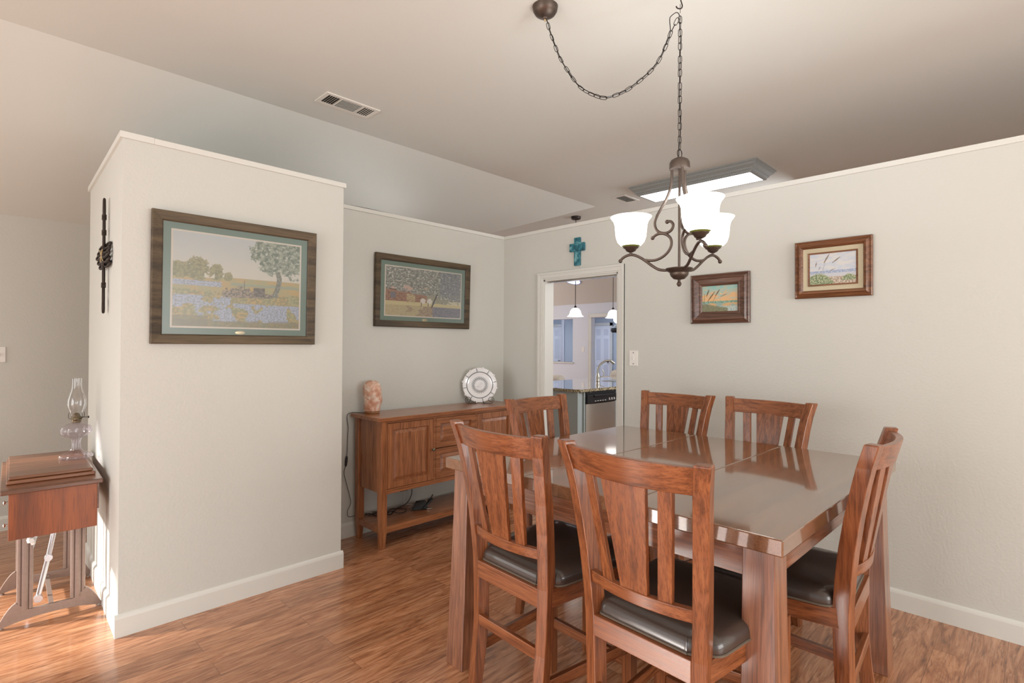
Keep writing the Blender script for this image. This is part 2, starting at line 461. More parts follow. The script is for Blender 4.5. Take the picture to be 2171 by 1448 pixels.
def panel_door(name, X, y0, y1, label):
    t = thing(name, label, 'door', (X, (y0+y1)/2, 0))
    w = (y1-y0)/2
    m = MB(); m.box(0, .04, -w, w, .01, 2.0)
    m.build('door_leaf', plain(name+'_paint', (.80, .83, .88, 1), .45), t)
    k = w*.86
    for s in (-1, 1):
        ya, yb = (s*.04, s*k) if s > 0 else (s*k, s*.04)
        for za, zb in ((.2, .85), (1.0, 1.62), (1.72, 1.9)):
            q = MB(); q.box(-.008, 0, ya+.02, yb-.02, za, zb).build('door_panel', COOLW, t, bevel=.006)
    MB().sphere((-.05, -w*.86 if True else w*.86, .95), .03).build('door_knob', BRONZE, t, smooth=True)
    c = MB(); c.box(-.02, .0, -w-.09, -w-.005, 0, 2.09); c.box(-.02, .0, w+.005, w+.09, 0, 2.09); c.box(-.02, .0, -w-.09, w+.09, 2.005, 2.09)
    c.build('door_casing', TRIM, t)
    return t
panel_door('panel_door', 13.155, 9.02, 9.58-.02, 'white six-panel door in the blue hall seen past the kitchen faucet')
panel_door('panel_door', 13.155, 10.86, 11.5, 'white panel door seen through the square wall opening beyond the kitchen')
# a slatted shutter standing in the pass-through view
t = thing('window_shutter', 'white slatted shutter seen through the square opening in the far kitchen wall', 'shutter', (12.0, 9.85, 0))
MB().box(-.02, .02, -.03, .03, .3, 2.2).build('shutter_stile', COOLW, t)
m = MB()
for k in range(26): m.box(-.03, .03, .03, .16, .6+.055*k, .63+.055*k)
m.build('louvers', COOLW, t)

# light switches
def switch(name, label, M, toggles=1, cat='light switch'):
    t = thing(name, label, cat); t.matrix_world = M
    MB().box(-.036, .036, 0, .006, -.058, .058).build('plate', PLATE_W, t, bevel=.002)
    MB().box(-.006, .006, .006, .013, -.012, .012).build('toggle', PLATE_W, t, bevel=.002)
    for z in (-.042, .042): MB().lathe([(.004, 0), (.004, .002)], 10, (0, 0, 0), Matrix.Translation((0, .006, z)) @ Matrix.Rotation(-PI/2, 4, 'X')).build('screw', INK, t)
    return t
Mr = lambda x, y, z, a: Matrix.Translation((x, y, z)) @ Matrix.Rotation(R(a), 4, 'Z')
switch('light_switch', 'white toggle light switch on the wall right of the kitchen doorway', Mr(XR, 2.224, 1.325, 90))
switch('light_switch', 'white toggle light switch on the far wall at the left edge of the photo', Mr(.153, 5.57, 1.325, 180))
switch('light_switch', 'small white switch plate on the far kitchen wall left of the back doorway', Mr(FX, 7.60, 1.33, 90))

# ------------------------------------------------------------------ dining table
tx0, tx1, ty0, ty1, TZT = 1.500, 2.915, .478, 1.905, .915
cx, cy = (tx0+tx1)/2, (ty0+ty1)/2
T = thing('dining_table', 'square counter-height oak dining table with glossy top, leaf and flared legs', 'table', (cx, cy, 0), R(-.5))
hx, hy = (tx1-tx0)/2, (ty1-ty0)/2
s1, s2 = .955-cy, 1.418-cy
MB().box(-hx, hx, -hy, s1-.0008, TZT-.047, TZT).build('tabletop', TOPW, T, bevel=.004)
MB().box(-hx, hx, s2+.0008, hy, TZT-.047, TZT).build('tabletop', TOPW, T, bevel=.004)
MB().box(-hx, hx, s1+.0008, s2-.0008, TZT-.047, TZT).build('table_leaf', TOPW, T, bevel=.004)
ins = .05
m = MB(); m.box(-hx+ins, -hx+ins+.022, -hy+.1, hy-.1, .775, TZT-.047); m.build('apron', TY, T)
m = MB(); m.box(hx-ins-.022, hx-ins, -hy+.1, hy-.1, .775, TZT-.047); m.build('apron', TY, T)
m = MB(); m.box(-hx+.1, hx-.1, -hy+ins, -hy+ins+.022, .775, TZT-.047); m.build('apron', TX, T)
m = MB(); m.box(-hx+.1, hx-.1, hy-ins-.022, hy-ins, .775, TZT-.047); m.build('apron', TX, T)
for sx in (-1, 1):
    for sy in (-1, 1):
        rings = []
        for z, o, w in ((0, .006, .112), (.04, .007, .110), (.35, .018, .100), (.65, .026, .092), (.868, .030, .088)):
            xa, ya = sx*(hx-o), sy*(hy-o)
            rings.append([Vector(p) for p in ((xa, ya, z), (xa-sx*w, ya, z), (xa-sx*w, ya-sy*w, z), (xa, ya-sy*w, z))])
        MB().loft(rings).build('leg', TZ, T, bevel=.003)

# ------------------------------------------------------------------ dining chairs
AL = R(13)
PROF = [(0, .030, .150, .036), (.10, .044, .150, .039), (.2, .058, .150, .042), (.30, .070, .150, .044), (.39, .078, .151, .046), (.50, .080, .156, .047), (.61, .080, .160, .048),
        (.71, .073, .166, .048), (.80, .064, .171, .047), (.90, .050, .179, .045), (1.0, .032, .188, .043), (1.06, .019, .195, .042), (1.13, 0, .208, .040)]
def prof(z):
    for i in range(len(PROF)-1):
        a, b = PROF[i], PROF[i+1]
        if a[0] <= z <= b[0]:
            t = (z-a[0])/(b[0]-a[0]); return [a[k]+(b[k]-a[k])*t for k in (1, 2, 3)]
    return list(PROF[-1][1:])
def corners(z, s, w=.042):
    x, y, dp = prof(z)
    o = Vector((x, s*y, z)); u = Vector((math.sin(AL), s*math.cos(AL), 0)); v = Vector((math.cos(AL), -s*math.sin(AL), 0))
    return [o, o+u*w, o+u*w+v*dp, o+v*dp]
def curved_rail(z0, z1, sag, thick, off, n=14):
    x0_, y0_, _ = prof(z0); x1_, y1_, _ = prof(z1)
    rings = []
    for i in range(n+1):
        t = -1+2*i/n
        sg = sag*(1-t*t)
        a = Vector((x0_+off-sg, t*(y0_+.004), z0)); b = Vector((x1_+off-sg, t*(y1_+.004), z1))
        rings.append([a, b, b+Vector((thick, 0, 0)), a+Vector((thick, 0, 0))])
    return MB().loft(rings)
def cushion_outline(n=64):
    P = [(.098, -.13), (.098, .13), (.105, .150), (.128, .170), (.142, .195), (.17, .208), (.34, .218), (.50, .226), (.545, .212), (.562, .17), (.566, .0)]
    P += [(x, -y) for x, y in P[::-1][1:-1]]
    pts = [Vector((x, y, 0)) for x, y in P]
    out = []
    m_ = len(pts)
    for i in range(m_):
        a, b, c, d_ = pts[i-1], pts[i], pts[(i+1) % m_], pts[(i+2) % m_]
        for k in range(4):
            t = k/4
            q = .5*((2*b)+(-a+c)*t+(2*a-5*b+4*c-d_)*t*t+(-a+3*b-3*c+d_)*t**3)
            out.append(b.lerp(c, t)*.5+q*.5)
    return out
def make_chair(label):
    t = thing('dining_chair', label, 'chair', group='dining chairs round the table')
    for s in (-1, 1):
        zs = [p[0] for p in PROF]
        rings = [corners(z, s) for z in zs]
        top = rings[-1]; c = sum(top, Vector())/4
        rings.append([q.lerp(c, .12)+Vector((0, 0, .004)) for q in top])
        MB().loft(rings).build('back_post', WZ, t, bevel=.0025)
    curved_rail(1.05, 1.124, .040, .022, .010).build('crest_rail', WY, t, smooth=30, bevel=.002)
    curved_rail(.708, .744, .028, .022, .008).build('lower_rail', WY, t, smooth=30, bevel=.002)
    xb, yb, _ = prof(.744); xt, yt, _ = prof(1.05)
    def slat(a0, a1, b0, b1, name):
        def px(z, y):
            x_, y_, _ = prof(z); sg = (.028 if z < .9 else .040)*(1-(y/y_)**2)
            return x_+.012-sg
        rings = []
        for z, (l, r) in ((.738, (a0, a1)), (1.056, (b0, b1))):
            xl = px(.744 if z < .9 else 1.05, l); xr = px(.744 if z < .9 else 1.05, r)
            rings.append([Vector((xl, l, z)), Vector((xr, r, z)), Vector((xr+.014, r, z)), Vector((xl+.014, l, z))])
        MB().loft(rings).build(name, WZ, t, bevel=.001)
    slat(-.043, .043, -.073, .073, 'splat')
    slat(.074, .112, .106, .143, 'slat'); slat(-.112, -.074, -.143, -.106, 'slat')
    for s in (-1, 1):
        f0, f1 = sorted((s*.186, s*.228))
        MB().box(.506, .548, f0, f1, 0, .60).build('leg', WZ, t, bevel=.003)
        MB().sphere((.527, s*.207, .0), .012, 6, (1, 1, .5)).build('glide', TRIM, t)
        a = [Vector((.115, s*.192, .548)), Vector((.115, s*.192, .610)), Vector((.115, s*.170, .610)), Vector((.115, s*.170, .548))]
        b = [Vector((.510, s*.224, .548)), Vector((.510, s*.224, .610)), Vector((.510, s*.202, .610)), Vector((.510, s*.202, .548))]
        MB().loft([a, b]).build('side_apron', WX, t)
        a = [Vector((.100, s*.178, .260)), Vector((.100, s*.178, .300)), Vector((.100, s*.160, .300)), Vector((.100, s*.160, .260))]
        b = [Vector((.512, s*.214, .260)), Vector((.512, s*.214, .300)), Vector((.512, s*.196, .300)), Vector((.512, s*.196, .260))]
        MB().loft([a, b]).build('side_stretcher', WX, t, bevel=.002)
    MB().box(.080, .104, -.160, .160, .548, .610).build('rear_apron', WY, t, bevel=.002)
    MB().box(.520, .542, -.19, .19, .548, .610).build('front_apron', WY, t)
    MB().box(.080, .098, -.155, .155, .372, .410).build('rear_stretcher', WY, t, bevel=.002)
    MB().box(.518, .538, -.19, .19, .195, .236).build('front_stretcher', WY, t, bevel=.002)
    ol = cushion_outline(); c = Vector((.33, 0, 0))
    rings = []
    for k, dz in ((.99, .607), (1.0, .612), (1.008, .622), (1.0, .637), (.975, .649), (.92, .658), (.80, .664), (.6, .667), (.3, .668), (.05, .668)):
        rings.append([Vector((c.x+(p.x-c.x)*k, p.y*k, dz)) for p in ol])
    cu = MB().loft(rings).build('seat_cushion', LEATHER, t, smooth=70)
    MB().tube([Vector((c.x+(p.x-c.x)*1.008, p.y*1.008, .614)) for p in ol], .0035, 6, close=True).build('piping', PIPING, cu, smooth=True)
    return t
CH = [((1.262, 1.362, -3.6), 'oak dining chair seen from behind, nearest the sideboard on the left side of the table'),
      ((1.240, .810, -3.2), 'oak dining chair in the middle foreground, its back nearest the camera'),
      ((2.235, 2.045, -88.5), 'oak dining chair at the far end of the table in front of the kitchen doorway'),
      ((3.071, 1.601, 176), 'oak dining chair against the right wall, just right of the doorway'),
      ((3.069, 1.060, 171.5), 'oak dining chair against the right wall, further right under the framed beach paintings'),
      ((2.098, .350, 94.3), 'oak dining chair at the right end of the table, seen edge on')]
first = None
for (x, y, a), lab in CH:
    if first is None: c = first = make_chair(lab)
    else: c = copy_tree(first); c['label'] = lab
    c.location = (x, y, 0); c.rotation_euler = (0, 0, R(a))

# ------------------------------------------------------------------ sideboard
SBX0, SBX1, SBY0, SBY1, SBT = 1.998, 3.345, 3.243, 3.600, .912
SB = thing('sideboard', 'long oak sideboard with panelled doors, drawers and low shelf against the back wall', 'sideboard', (SBX0, SBY0, 0))
W_, D_ = SBX1-SBX0, SBY1-SBY0
MB().box(-.030, W_+.030, -.022, D_+.012, SBT-.026, SBT).build('top', SX, SB, bevel=.003)
for x in (0, W_-.05):
    for y in (0, D_-.05):
        rings = []
        for z, k in ((0, .010), (.13, 0), (.885, 0)):
            # feet taper on the outer and inner faces
            rings.append([Vector(p) for p in ((x+k*.6, y+k*.6, z), (x+.05-k, y+k*.6, z), (x+.05-k, y+.05-k, z), (x+k*.6, y+.05-k, z))])
        MB().loft(rings).build('leg', SZ, SB, bevel=.002)
m = MB(); m.box(.01, .028, .05, D_-.05, .385, .885); m.build('side_panel', SZ, SB)
m = MB(); m.box(W_-.028, W_-.01, .05, D_-.05, .385, .885); m.build('side_panel', SZ, SB)
MB().box(.02, W_-.02, .03, D_-.02, .390, .400).build('bottom_panel', SX, SB)
MB().box(.02, W_-.02, D_-.02, D_-.01, .385, .885).build('back_panel', SX, SB)
fr = MB(); fr.box(.05, W_-.05, .006, .03, .376, .408); fr.box(.05, W_-.05, .006, .03, .868, .886)
for a in (.452, .864): fr.box(a, a+.018, .006, .03, .408, .868)
fr.build('face_frame', SX, SB)
def panel(name, x0, x1, z0, z1, fw, knobx, knobz):
    t = MB()
    t.box(x0, x1, .004, .02, z0, z0+fw); t.box(x0, x1, .004, .02, z1-fw, z1)
    t.box(x0, x0+fw, .004, .02, z0+fw, z1-fw); t.box(x1-fw, x1, .004, .02, z0+fw, z1-fw)
    t.box(x0+fw, x1-fw, .017, .02, z0+fw, z1-fw)
    b0, b1 = fw+.006, fw+.030
    for (k0, y_a), (k1, y_b) in ((((b0), .0169), ((b1), .007)),):
        r0 = [Vector((x0+k0, y_a, z0+k0)), Vector((x1-k0, y_a, z0+k0)), Vector((x1-k0, y_a, z1-k0)), Vector((x0+k0, y_a, z1-k0))]
        r1 = [Vector((x0+k1, y_b, z0+k1)), Vector((x1-k1, y_b, z0+k1)), Vector((x1-k1, y_b, z1-k1)), Vector((x0+k1, y_b, z1-k1))]
        t.loft([r0, r1])
    o = t.build(name, SZ if name == 'door' else SX, SB)
    k = MB().lathe([(.004, 0), (.004, .010), (.009, .012), (.0125, .018), (.011, .023), (.004, .026)], 16, (0, 0, 0), Matrix.Translation((knobx, .004, knobz)) @ Matrix.Rotation(PI/2, 4, 'X'))
    k.build('knob', plain('pewter', srgb(120, 116, 100), .35, .9) if 'pewter' not in bpy.data.materials else bpy.data.materials['pewter'], o, smooth=True)
panel('door', .054, .449, .412, .865, .045, .436, .637)
panel('door', .885, 1.285, .412, .865, .045, .898, .637)
panel('drawer', .473, .861, .642, .865, .040, .667, .755)
panel('drawer', .473, .861, .412, .636, .040, .667, .525)
MB().box(.006, W_-.006, .004, D_-.004, .105, .150).build('shelf', SX, SB, bevel=.003)

# salt lamp with its cord
SLX, SLY = 2.092, 3.525
SLP = thing('salt_lamp', 'pink rock salt lamp on wooden base at the left end of the sideboard', 'lamp', (SLX, SLY, SBT))
MB().lathe([(.052, 0), (.055, .004), (.053, .016), (.047, .018)], 32).build('lamp_base', OWOOD, SLP, smooth=40)
m = MB(); rings = []
for i in range(26):
    t = i/25; z = .018+.222*t
    r = .067*math.sqrt(max(.02, 1-(max(0, t-.70)/.31)**2.2))*(.86+.16*math.sin(min(1, t*1.6)*PI*.6))
    ring = []
    for k in range(40):
        a = 2*PI*k/40; p = Vector((math.cos(a), math.sin(a), t*3.2))
        rr = r*(1+.10*noise.noise(p*1.3)+.05*noise.noise(p*4.1)+.02*noise.noise(p*11))
        ring.append(Vector((rr*math.cos(a)+.004*math.sin(5*t), rr*math.sin(a), z+.004*noise.noise(p*3))))
    rings.append(ring)
m.loft(rings).build('salt_rock', SALT, SLP, smooth=35)
cp = [(SLX-.05, SLY+.01, SBT+.004), (2.02, 3.58, SBT+.004), (1.975, 3.622, SBT+.003), (1.948, 3.628, SBT-.02), (1.958, 3.63, .809), (1.955, 3.63, .726), (1.953, 3.63, .642), (1.948, 3.63, .60)]
cp2 = [(1.940, 3.63, .525), (1.928, 3.63, .479), (1.95, 3.63, .391), (1.972, 3.625, .303), (1.978, 3.622, .249), (1.955, 3.622, .202), (1.950, 3.61, .165), (1.975, 3.609, .156), (2.01, 3.612, .156)]
loc = lambda q: Vector(q)-Vector((SLX, SLY, SBT))
m = MB(); m.tube([loc(p) for p in bez(cp, 5)], .0022, 6); m.tube([loc(p) for p in bez(cp2, 5)], .0022, 6)
cd = m.build('power_cord', BLACK, SLP, smooth=True)
m = MB(); m.tube([loc(p) for p in bez([(1.948, 3.628, .600), (1.945, 3.628, .57), (1.940, 3.628, .525)], 4)], .009, 8, taper=[.5, .8, .9, 1, 1, 1, .9, .8, .5]); m.build('inline_switch', BLACK, cd, smooth=True)

# plate on its wire easel
PLX, PLY = 3.125, 3.492
PT = thing('display_plate', 'round white pressed-glass plate standing upright near the right end of the sideboard', 'plate', (PLX, PLY, SBT+.008))
pn = math.atan2(-(PLY), -(PLX))                      # faces back across the room
Mp = Matrix.Rotation(pn+PI/2, 4, 'Z') @ Matrix.Rotation(R(-8), 4, 'X') @ Matrix.Translation((0, 0, .150)) @ Matrix.Rotation(PI/2, 4, 'X')
MB().lathe([(.001, -.006), (.095, -.006), (.105, -.002), (.146, .006), (.150, .009), (.145, .011), (.104, .004), (.095, .001), (.001, .001)], 72, M=Mp).build('plate_body', GLAZE, PT, smooth=30)
m = MB()
m.lathe([(.110, .006), (.113, .008), (.116, .0075), (.113, .004)], 64, M=Mp, ring=True)
m.build('rim_line', INK, PT, smooth=True)
m = MB()
for k in range(8):
    a = 2*PI*k/8+.2
    Ma = Mp @ Matrix.Rotation(a, 4, 'Z'); m.box(.118, .148, -.0022, .0022, .0075, .0125, Ma)
m.build('rim_notch', INK, PT)
m = MB()
for k in range(28):
    a = 2*PI*k/28
    Ma = Mp @ Matrix.Rotation(a, 4, 'Z')
    m.tube([Ma @ Vector(p) for p in ((.042, 0, .0015), (.058, .005, .003), (.076, 0, .0015), (.058, -.005, .003))], .0016, 4, close=True)
m.build('engraved_petals', INK, PT)
m = MB()
for k in range(24):
    a = random.random()*6.28; r_ = .034*math.sqrt(random.random())
    Ma = Mp @ Matrix.Translation((r_*math.cos(a), r_*math.sin(a), .001)) @ Matrix.Rotation(random.random()*6, 4, 'Z')
    m.box(-.006, .006, -.0012, .0012, 0, .002, Ma)
m.build('engraved_center', plain('pale_engraving', (.66, .68, .70, 1), .3), PT)
m = MB()
for k in range(8):
    a = 2*PI*k/8+.6
    m.sphere(Mp @ Vector((.150*math.cos(a), .150*math.sin(a), .006)), .010, 6, (1, 1, 1))
m.build('scalloped_edge', GLAZE, PT, smooth=True)
Me = Matrix.Rotation(pn+PI/2, 4, 'Z')
ES = thing('plate_easel', 'black scrolled wire easel holding the white glass plate', 'plate stand', (PLX, PLY, SBT))
for s in (-1, 1):
    pts = []
    for k in range(22):
        a = -PI/2+k*.42; rr = .030*(1-.030*k)
        pts.append(Me @ Vector((s*(.085+rr*math.cos(a)*1.0+.012), -.035+0*k, .034+rr*math.sin(a))))
    m = MB(); m.tube(pts, .0022, 6)
    m.tube([Me @ Vector(p) for p in ((s*.097, -.035, .004), (s*.060, -.030, .004), (s*.035, -.020, .004), (s*.03, .012, .004), (s*.03, .070, .004))], .0022, 6)
    m.tube([Me @ Vector(p) for p in ((s*.035, -.034, .002), (s*.035, -.040, .022))], .0022, 6)
    m.build('scroll_leg', DARKM, ES, smooth=True)

# things on the sideboard's lower shelf
SH = .150
m = MB()
cab = [(2.075, 3.585, SH+.004), (2.11, 3.575, SH+.006), (2.12, 3.50, SH+.004), (2.16, 3.50, SH+.006), (2.21, 3.46, SH+.004), (2.26, 3.50, SH+.004), (2.34, 3.555, SH+.005), (2.42, 3.58, SH+.008), (2.475, 3.60, .18), (2.51, 3.615, .225), (2.52, 3.63, .28), (2.52, 3.635, .40)]
m.tube(bez(cab, 6), .0030, 6)
m.tube(bez([(2.08, 3.55, SH+.004), (2.15, 3.55, SH+.01), (2.22, 3.52, SH+.004), (2.29, 3.57, SH+.004), (2.37, 3.50, SH+.004), (2.33, 3.44, SH+.004), (2.27, 3.45, SH+.004), (2.24, 3.50, SH+.012), (2.16, 3.44, SH+.004)], 6), .0026, 6)
m.tube(bez([(2.09, 3.60, SH+.004), (2.14, 3.52, SH+.010), (2.2, 3.56, SH+.004), (2.13, 3.58, SH+.012)], 6), .0026, 6)
tag(m.build('power_cable', BLACK, smooth=True), 'tangle of black cable lying on the low shelf of the sideboard', 'cable')
t = thing('plug_adapter', 'black plug adapter with thin pale wire on the wall beneath the sideboard cabinet', 'plug', (2.425, YB, .29))
MB().box(-.036, .036, -.050, 0, -.030, .050).build('adapter_body', BLACK, t, bevel=.004)
m = MB(); m.tube(bez([(.012, -.03, -.03), (.016, -.035, -.06), (.005, -.04, -.10), (.012, -.05, -.136), (.05, -.09, -.136), (-.02, -.14, -.136)], 5), .0016, 6); m.build('wire', PLATE_W, t, smooth=True)
t = thing('folded_shades', 'small angular black folded item lying on the low shelf of the sideboard', 'accessory', (2.47, 3.43, SH), R(-20))
m = MB()
m.loft([[Vector(p) for p in ((-.085, -.035, .002), (.045, -.04, .002), (.045, .03, .002), (-.06, .045, .002))], [Vector(p) for p in ((-.05, -.01, .052), (.03, -.02, .062), (.035, .015, .060), (-.035, .02, .058))]])
m.build('body', BLACK, t, bevel=.003)
m = MB(); m.loft([[Vector(p) for p in ((-.005, -.045, .010), (.015, -.045, .010), (.015, -.035, .012), (-.005, -.035, .012))], [Vector(p) for p in ((.075, -.02, .070), (.095, -.02, .066), (.095, .015, .068), (.075, .015, .072))]])
m.build('flap', BLACK, t, bevel=.002)
m = MB(); m.tube([(.05, 0, .055), (.078, 0, .075), (.095, .002, .098)], .007, 8, taper=[1, .9, .6]); m.build('clip', DARKM, t, smooth=True)
m = MB(); m.tube([(.03, -.045, .006), (.06, -.05, .010), (.075, -.045, .008)], .006, 6); m.build('buckle', STEEL, t, smooth=True)

# ------------------------------------------------------------------ paintings (drawn into the canvas mesh)
def lerp3(a, b, t): return tuple(a[i]+(b[i]-a[i])*t for i in range(3))
def fb(x, y, s, o=4, seed=0):
    return noise.fractal(Vector((x*s, y*s, seed)), 1.0, 2.0, o)
def c8(r, g, b): return srgb(r, g, b)[:3]
def meadow(u, v):
    n = fb(u, v, 9, 5, 3); n2 = fb(u, v, 40, 4, 7)
    if v > .55:
        c = lerp3(c8(204, 198, 184), c8(186, 190, 190), (v-.55)/.45+n*.15)
    else:
        c = c8(166, 160, 118)
        c = lerp3(c, c8(186, 158, 104), max(0, min(1, .5+n*1.4)))
        if v < .40 and n2 > -.02: c = lerp3(c, c8(120, 126, 92), .6)
        if (v < .27 and v > .06 and u > .3+.5*n and fb(u, v, 7, 3, 11) > -.18) or (v < .34 and v > .2 and u < .42 and fb(u, v, 8, 3, 2) > -.1) or (.44 < v < .5 and u < .35):
            c = lerp3(c8(140, 146, 150), c8(178, 184, 206), max(0, min(1, .5+fb(u, v, 70, 3, 5)*1.6)))
        if v < .07+.03*n: c = lerp3(c, c8(120, 118, 96), .6)
        if v < .12 and u < .25: c = lerp3(c, c8(128, 124, 100), .7)
    # far tree line and bushes
    for bx, by, r1, r2 in ((.04, .60, .10, .09), (.17, .62, .085, .13), (.31, .60, .055, .09), (.40, .56, .035, .05)):
        q = ((u-bx)/r1)**2+((v-by)/r2)**2
        if q < 1+.5*n2 and v > .49: c = lerp3(c8(126, 124, 86), c8(158, 150, 108), max(0, min(1, .5+n2*2+(v-by)*3)))
    if .47 < v < .50+.02*n and u > .42: c = c8(150, 156, 130)
    if .22 < u < .30 and .535 < v < .56+.02*math.sin(u*90): c = c8(206, 200, 184)
    # dry stone wall
    if .36 < u < .76 and .33+.05*(u-.4) < v < .42+.035*math.sin(u*16)+.03*n2:
        c = c8(158, 142, 122) if fb(u, v, 55, 2, 9) > -.05 else c8(100, 92, 80)
    if .60 < u < .70 and .36 < v < .46: c = c8(118, 106, 94) if n2 > 0 else c8(90, 84, 74)
    if .527 < u < .533 and .42 < v < .53: c = c8(96, 88, 76)
    # big tree on the right
    if abs(u-.80-.02*math.sin(v*14)) < .022+.02*max(0, .42-v)*6 and .36 < v < .72: c = c8(112, 114, 100) if n2 < .1 else c8(140, 140, 124)
    q = ((u-.85)/.26)**2+((v-.86)/.27)**2
    if q < 1+.8*n+.35*n2 and v > .55:
        c = lerp3(c8(104, 116, 98), c8(158, 162, 142), max(0, min(1, .45+fb(u, v, 26, 5, 21)*1.3)))
        if fb(u, v, 46, 3, 22) > .34: c = c8(190, 190, 178)
    return c
def barn(u, v):
    n = fb(u, v, 9, 5, 13); n2 = fb(u, v, 38, 4, 17)
    c = c8(176, 160, 146)
    if v < .22: c = lerp3(c8(150, 126, 112), c8(176, 160, 128), max(0, min(1, .5+n2*2)))
    elif v < .30: c = c8(200, 186, 140)
    elif u < .52: c = c8(160, 122, 100) if (v < .55 - .16*u) else c8(196, 168, 154)
    else: c = c8(156, 150, 128)
    if v < .22+.0*u and u < .35+.3*n: c = lerp3(c, c8(196, 182, 138), .6)
    if abs(v-(.55-.16*u)) < .012 and u < .52: c = c8(110, 84, 70)
    if .30 < v < .50-.14*u and u < .5 and n2 > .05: c = c8(134, 96, 76)
    if .06 < u < .12 and .36 < v < .48: c = c8(120, 116, 120)
    if .26 < u < .37 and .27 < v < .46 and n2 > -.1: c = c8(186, 172, 130)
    for hx_ in (.47, .56):
        if ((u-hx_)/.035)**2+((v-.33)/.06)**2 < 1+.5*n2: c = c8(216, 208, 196)
        if abs(u-hx_+.02) < .006 and .22 < v < .3: c = c8(90, 80, 74)
    if v > .56+.20*n-.10*u or (u > .60 and v > .40+.2*n): 
        c = lerp3(c8(118, 118, 112), c8(156, 156, 142), max(0, min(1, .45+fb(u, v, 30, 5, 30)*1.3)))
        if fb(u, v, 34, 3, 31) > .33: c = c8(206, 200, 192)
    if u > .70 and v > .2 and n2 < .25 and v > .5-.5*(u-.7): c = lerp3(c, c8(118, 122, 136), .6)
    if u > .60 and v < .22: c = lerp3(c8(120, 118, 128), c8(140, 136, 142), max(0, min(1, .5+n2*2)))
    if abs(u-.60-.25*(v-.25)) < .010 and .2 < v < .5: c = c8(74, 70, 64)
    if u > .82 and .28 < v < .36 and n2 > -.05: c = c8(214, 206, 180)
    return c
def stroke(u, v, x0, y0, x1, y1, w):
    dx, dy = x1-x0, y1-y0; t = max(0, min(1, ((u-x0)*dx+(v-y0)*dy)/(dx*dx+dy*dy)))
    return math.hypot(u-x0-dx*t, (v-y0-dy*t)) < w*(.4+.6*math.sin(PI*min(1, max(.05, t))))
def sunset(u, v):
    n = fb(u, v*2.2, 5, 4, 5); n2 = fb(u, v, 30, 3, 6)
    if v > .40: c = lerp3(c8(222, 178, 128), c8(146, 190, 184), max(0, min(1, (v-.52)*2.6+n*.9)))
    elif v > .33: c = c8(96, 142, 124) if n2 > 0 else c8(150, 178, 160)
    elif v > .2: c = lerp3(c8(206, 168, 118), c8(140, 168, 160), max(0, min(1, .5+n*2)))
    else: c = lerp3(c8(146, 172, 168), c8(196, 204, 196), max(0, min(1, .5+n2*2)))
    if v < .30-.28*max(0, u-.12)+.03*n2 and u < .72: c = lerp3(c8(110, 116, 88), c8(140, 140, 112), max(0, min(1, .5+n2*2)))
    if ((u-.53)/.022)**2+((v-.68)/.03)**2 < 1: c = c8(244, 200, 130)
    for s in ((.06, .28, .08, .80, .005), (.13, .60, .20, .86, .018), (.17, .42, .36, .76, .018), (.38, .60, .50, .84, .018), (.30, .36, .40, .62, .005), (.52, .56, .70, .66, .010)):
        if stroke(u, v, *s): c = c8(116, 92, 62)
    return c
def dunes(u, v):
    n = fb(u, v*2, 5, 4, 25); n2 = fb(u, v, 30, 3, 26)
    if v > .44: c = lerp3(c8(208, 208, 206), c8(192, 200, 210), max(0, min(1, .5+n*1.4)))
    elif v > .36: c = c8(146, 160, 190) if n2 > -.1 else c8(180, 190, 204)
    elif v > .24: c = c8(192, 196, 202)
    else: c = lerp3(c8(150, 130, 110), c8(206, 196, 180), max(0, min(1, .5+n2*2)))
    if v < .36*(1-((u-.2)/.36)**2)+.06*n2 or v < .30*(1-((u-.85)/.22)**2)+.05*n2 and v > .1:
        c = lerp3(c8(92, 116, 80), c8(176, 180, 146), max(0, min(1, .5+n2*2.2)))
    for s in ((.32, .70, .43, .96, .014), (.50, .68, .66, .84, .014), (.13, .58, .16, .74, .010), (.44, .42, .56, .50, .008), (.26, .3, .36, .8, .003), (.2, .48, .24, .58, .008)):
        if stroke(u, v, *s): c = c8(120, 98, 74)
    return c
def canvas(name, w, h_, fn, nu, nv, parent, y):
    me = bpy.data.meshes.new(name); vs = []; fs = []; cols = []
    for j in range(nv+1):
        for i in range(nu+1):
            vs.append((-w/2+w*i/nu, y, -h_/2+h_*j/nv)); cols.append(fn(i/nu, j/nv))
    for j in range(nv):
        for i in range(nu):
            a = j*(nu+1)+i; fs.append((a, a+1, a+nu+2, a+nu+1))
    me.from_pydata(vs, [], fs)
    ca = me.color_attributes.new('Col', 'FLOAT_COLOR', 'POINT')
    for i, c in enumerate(cols): ca.data[i].color = (*c, 1)
    me.materials.append(CANVAS)
    o = bpy.data.objects.new(name, me); COL.objects.link(o); o.parent = parent
    return o
def mitre(w, h_, prof_, mat, name, parent, matv=None):
    """frame swept round the rectangle w x h; prof_ = (inset, depth towards the room)"""
    m = MB()
    P = list(prof_)
    rings = []
    for sx, sz in ((-1, -1), (1, -1), (1, 1), (-1, 1)):
        rings.append([Vector((sx*(w/2-i), -d_, sz*(h_/2-i))) for i, d_ in P])
    for k in range(4):
        q = MB() if False else m
        a, b = rings[k], rings[(k+1) % 4]
        q.loft([a, b])
    return m.build(name, mat, parent)
def picture(name, label, M, w, h_, tilt, build):
    t = thing(name, label, 'picture')
    t.matrix_world = M @ Matrix.Translation((0, -.004, -h_/2)) @ Matrix.Rotation(R(tilt), 4, 'X') @ Matrix.Translation((0, 0, h_/2))
    build(t, w, h_)
    return t
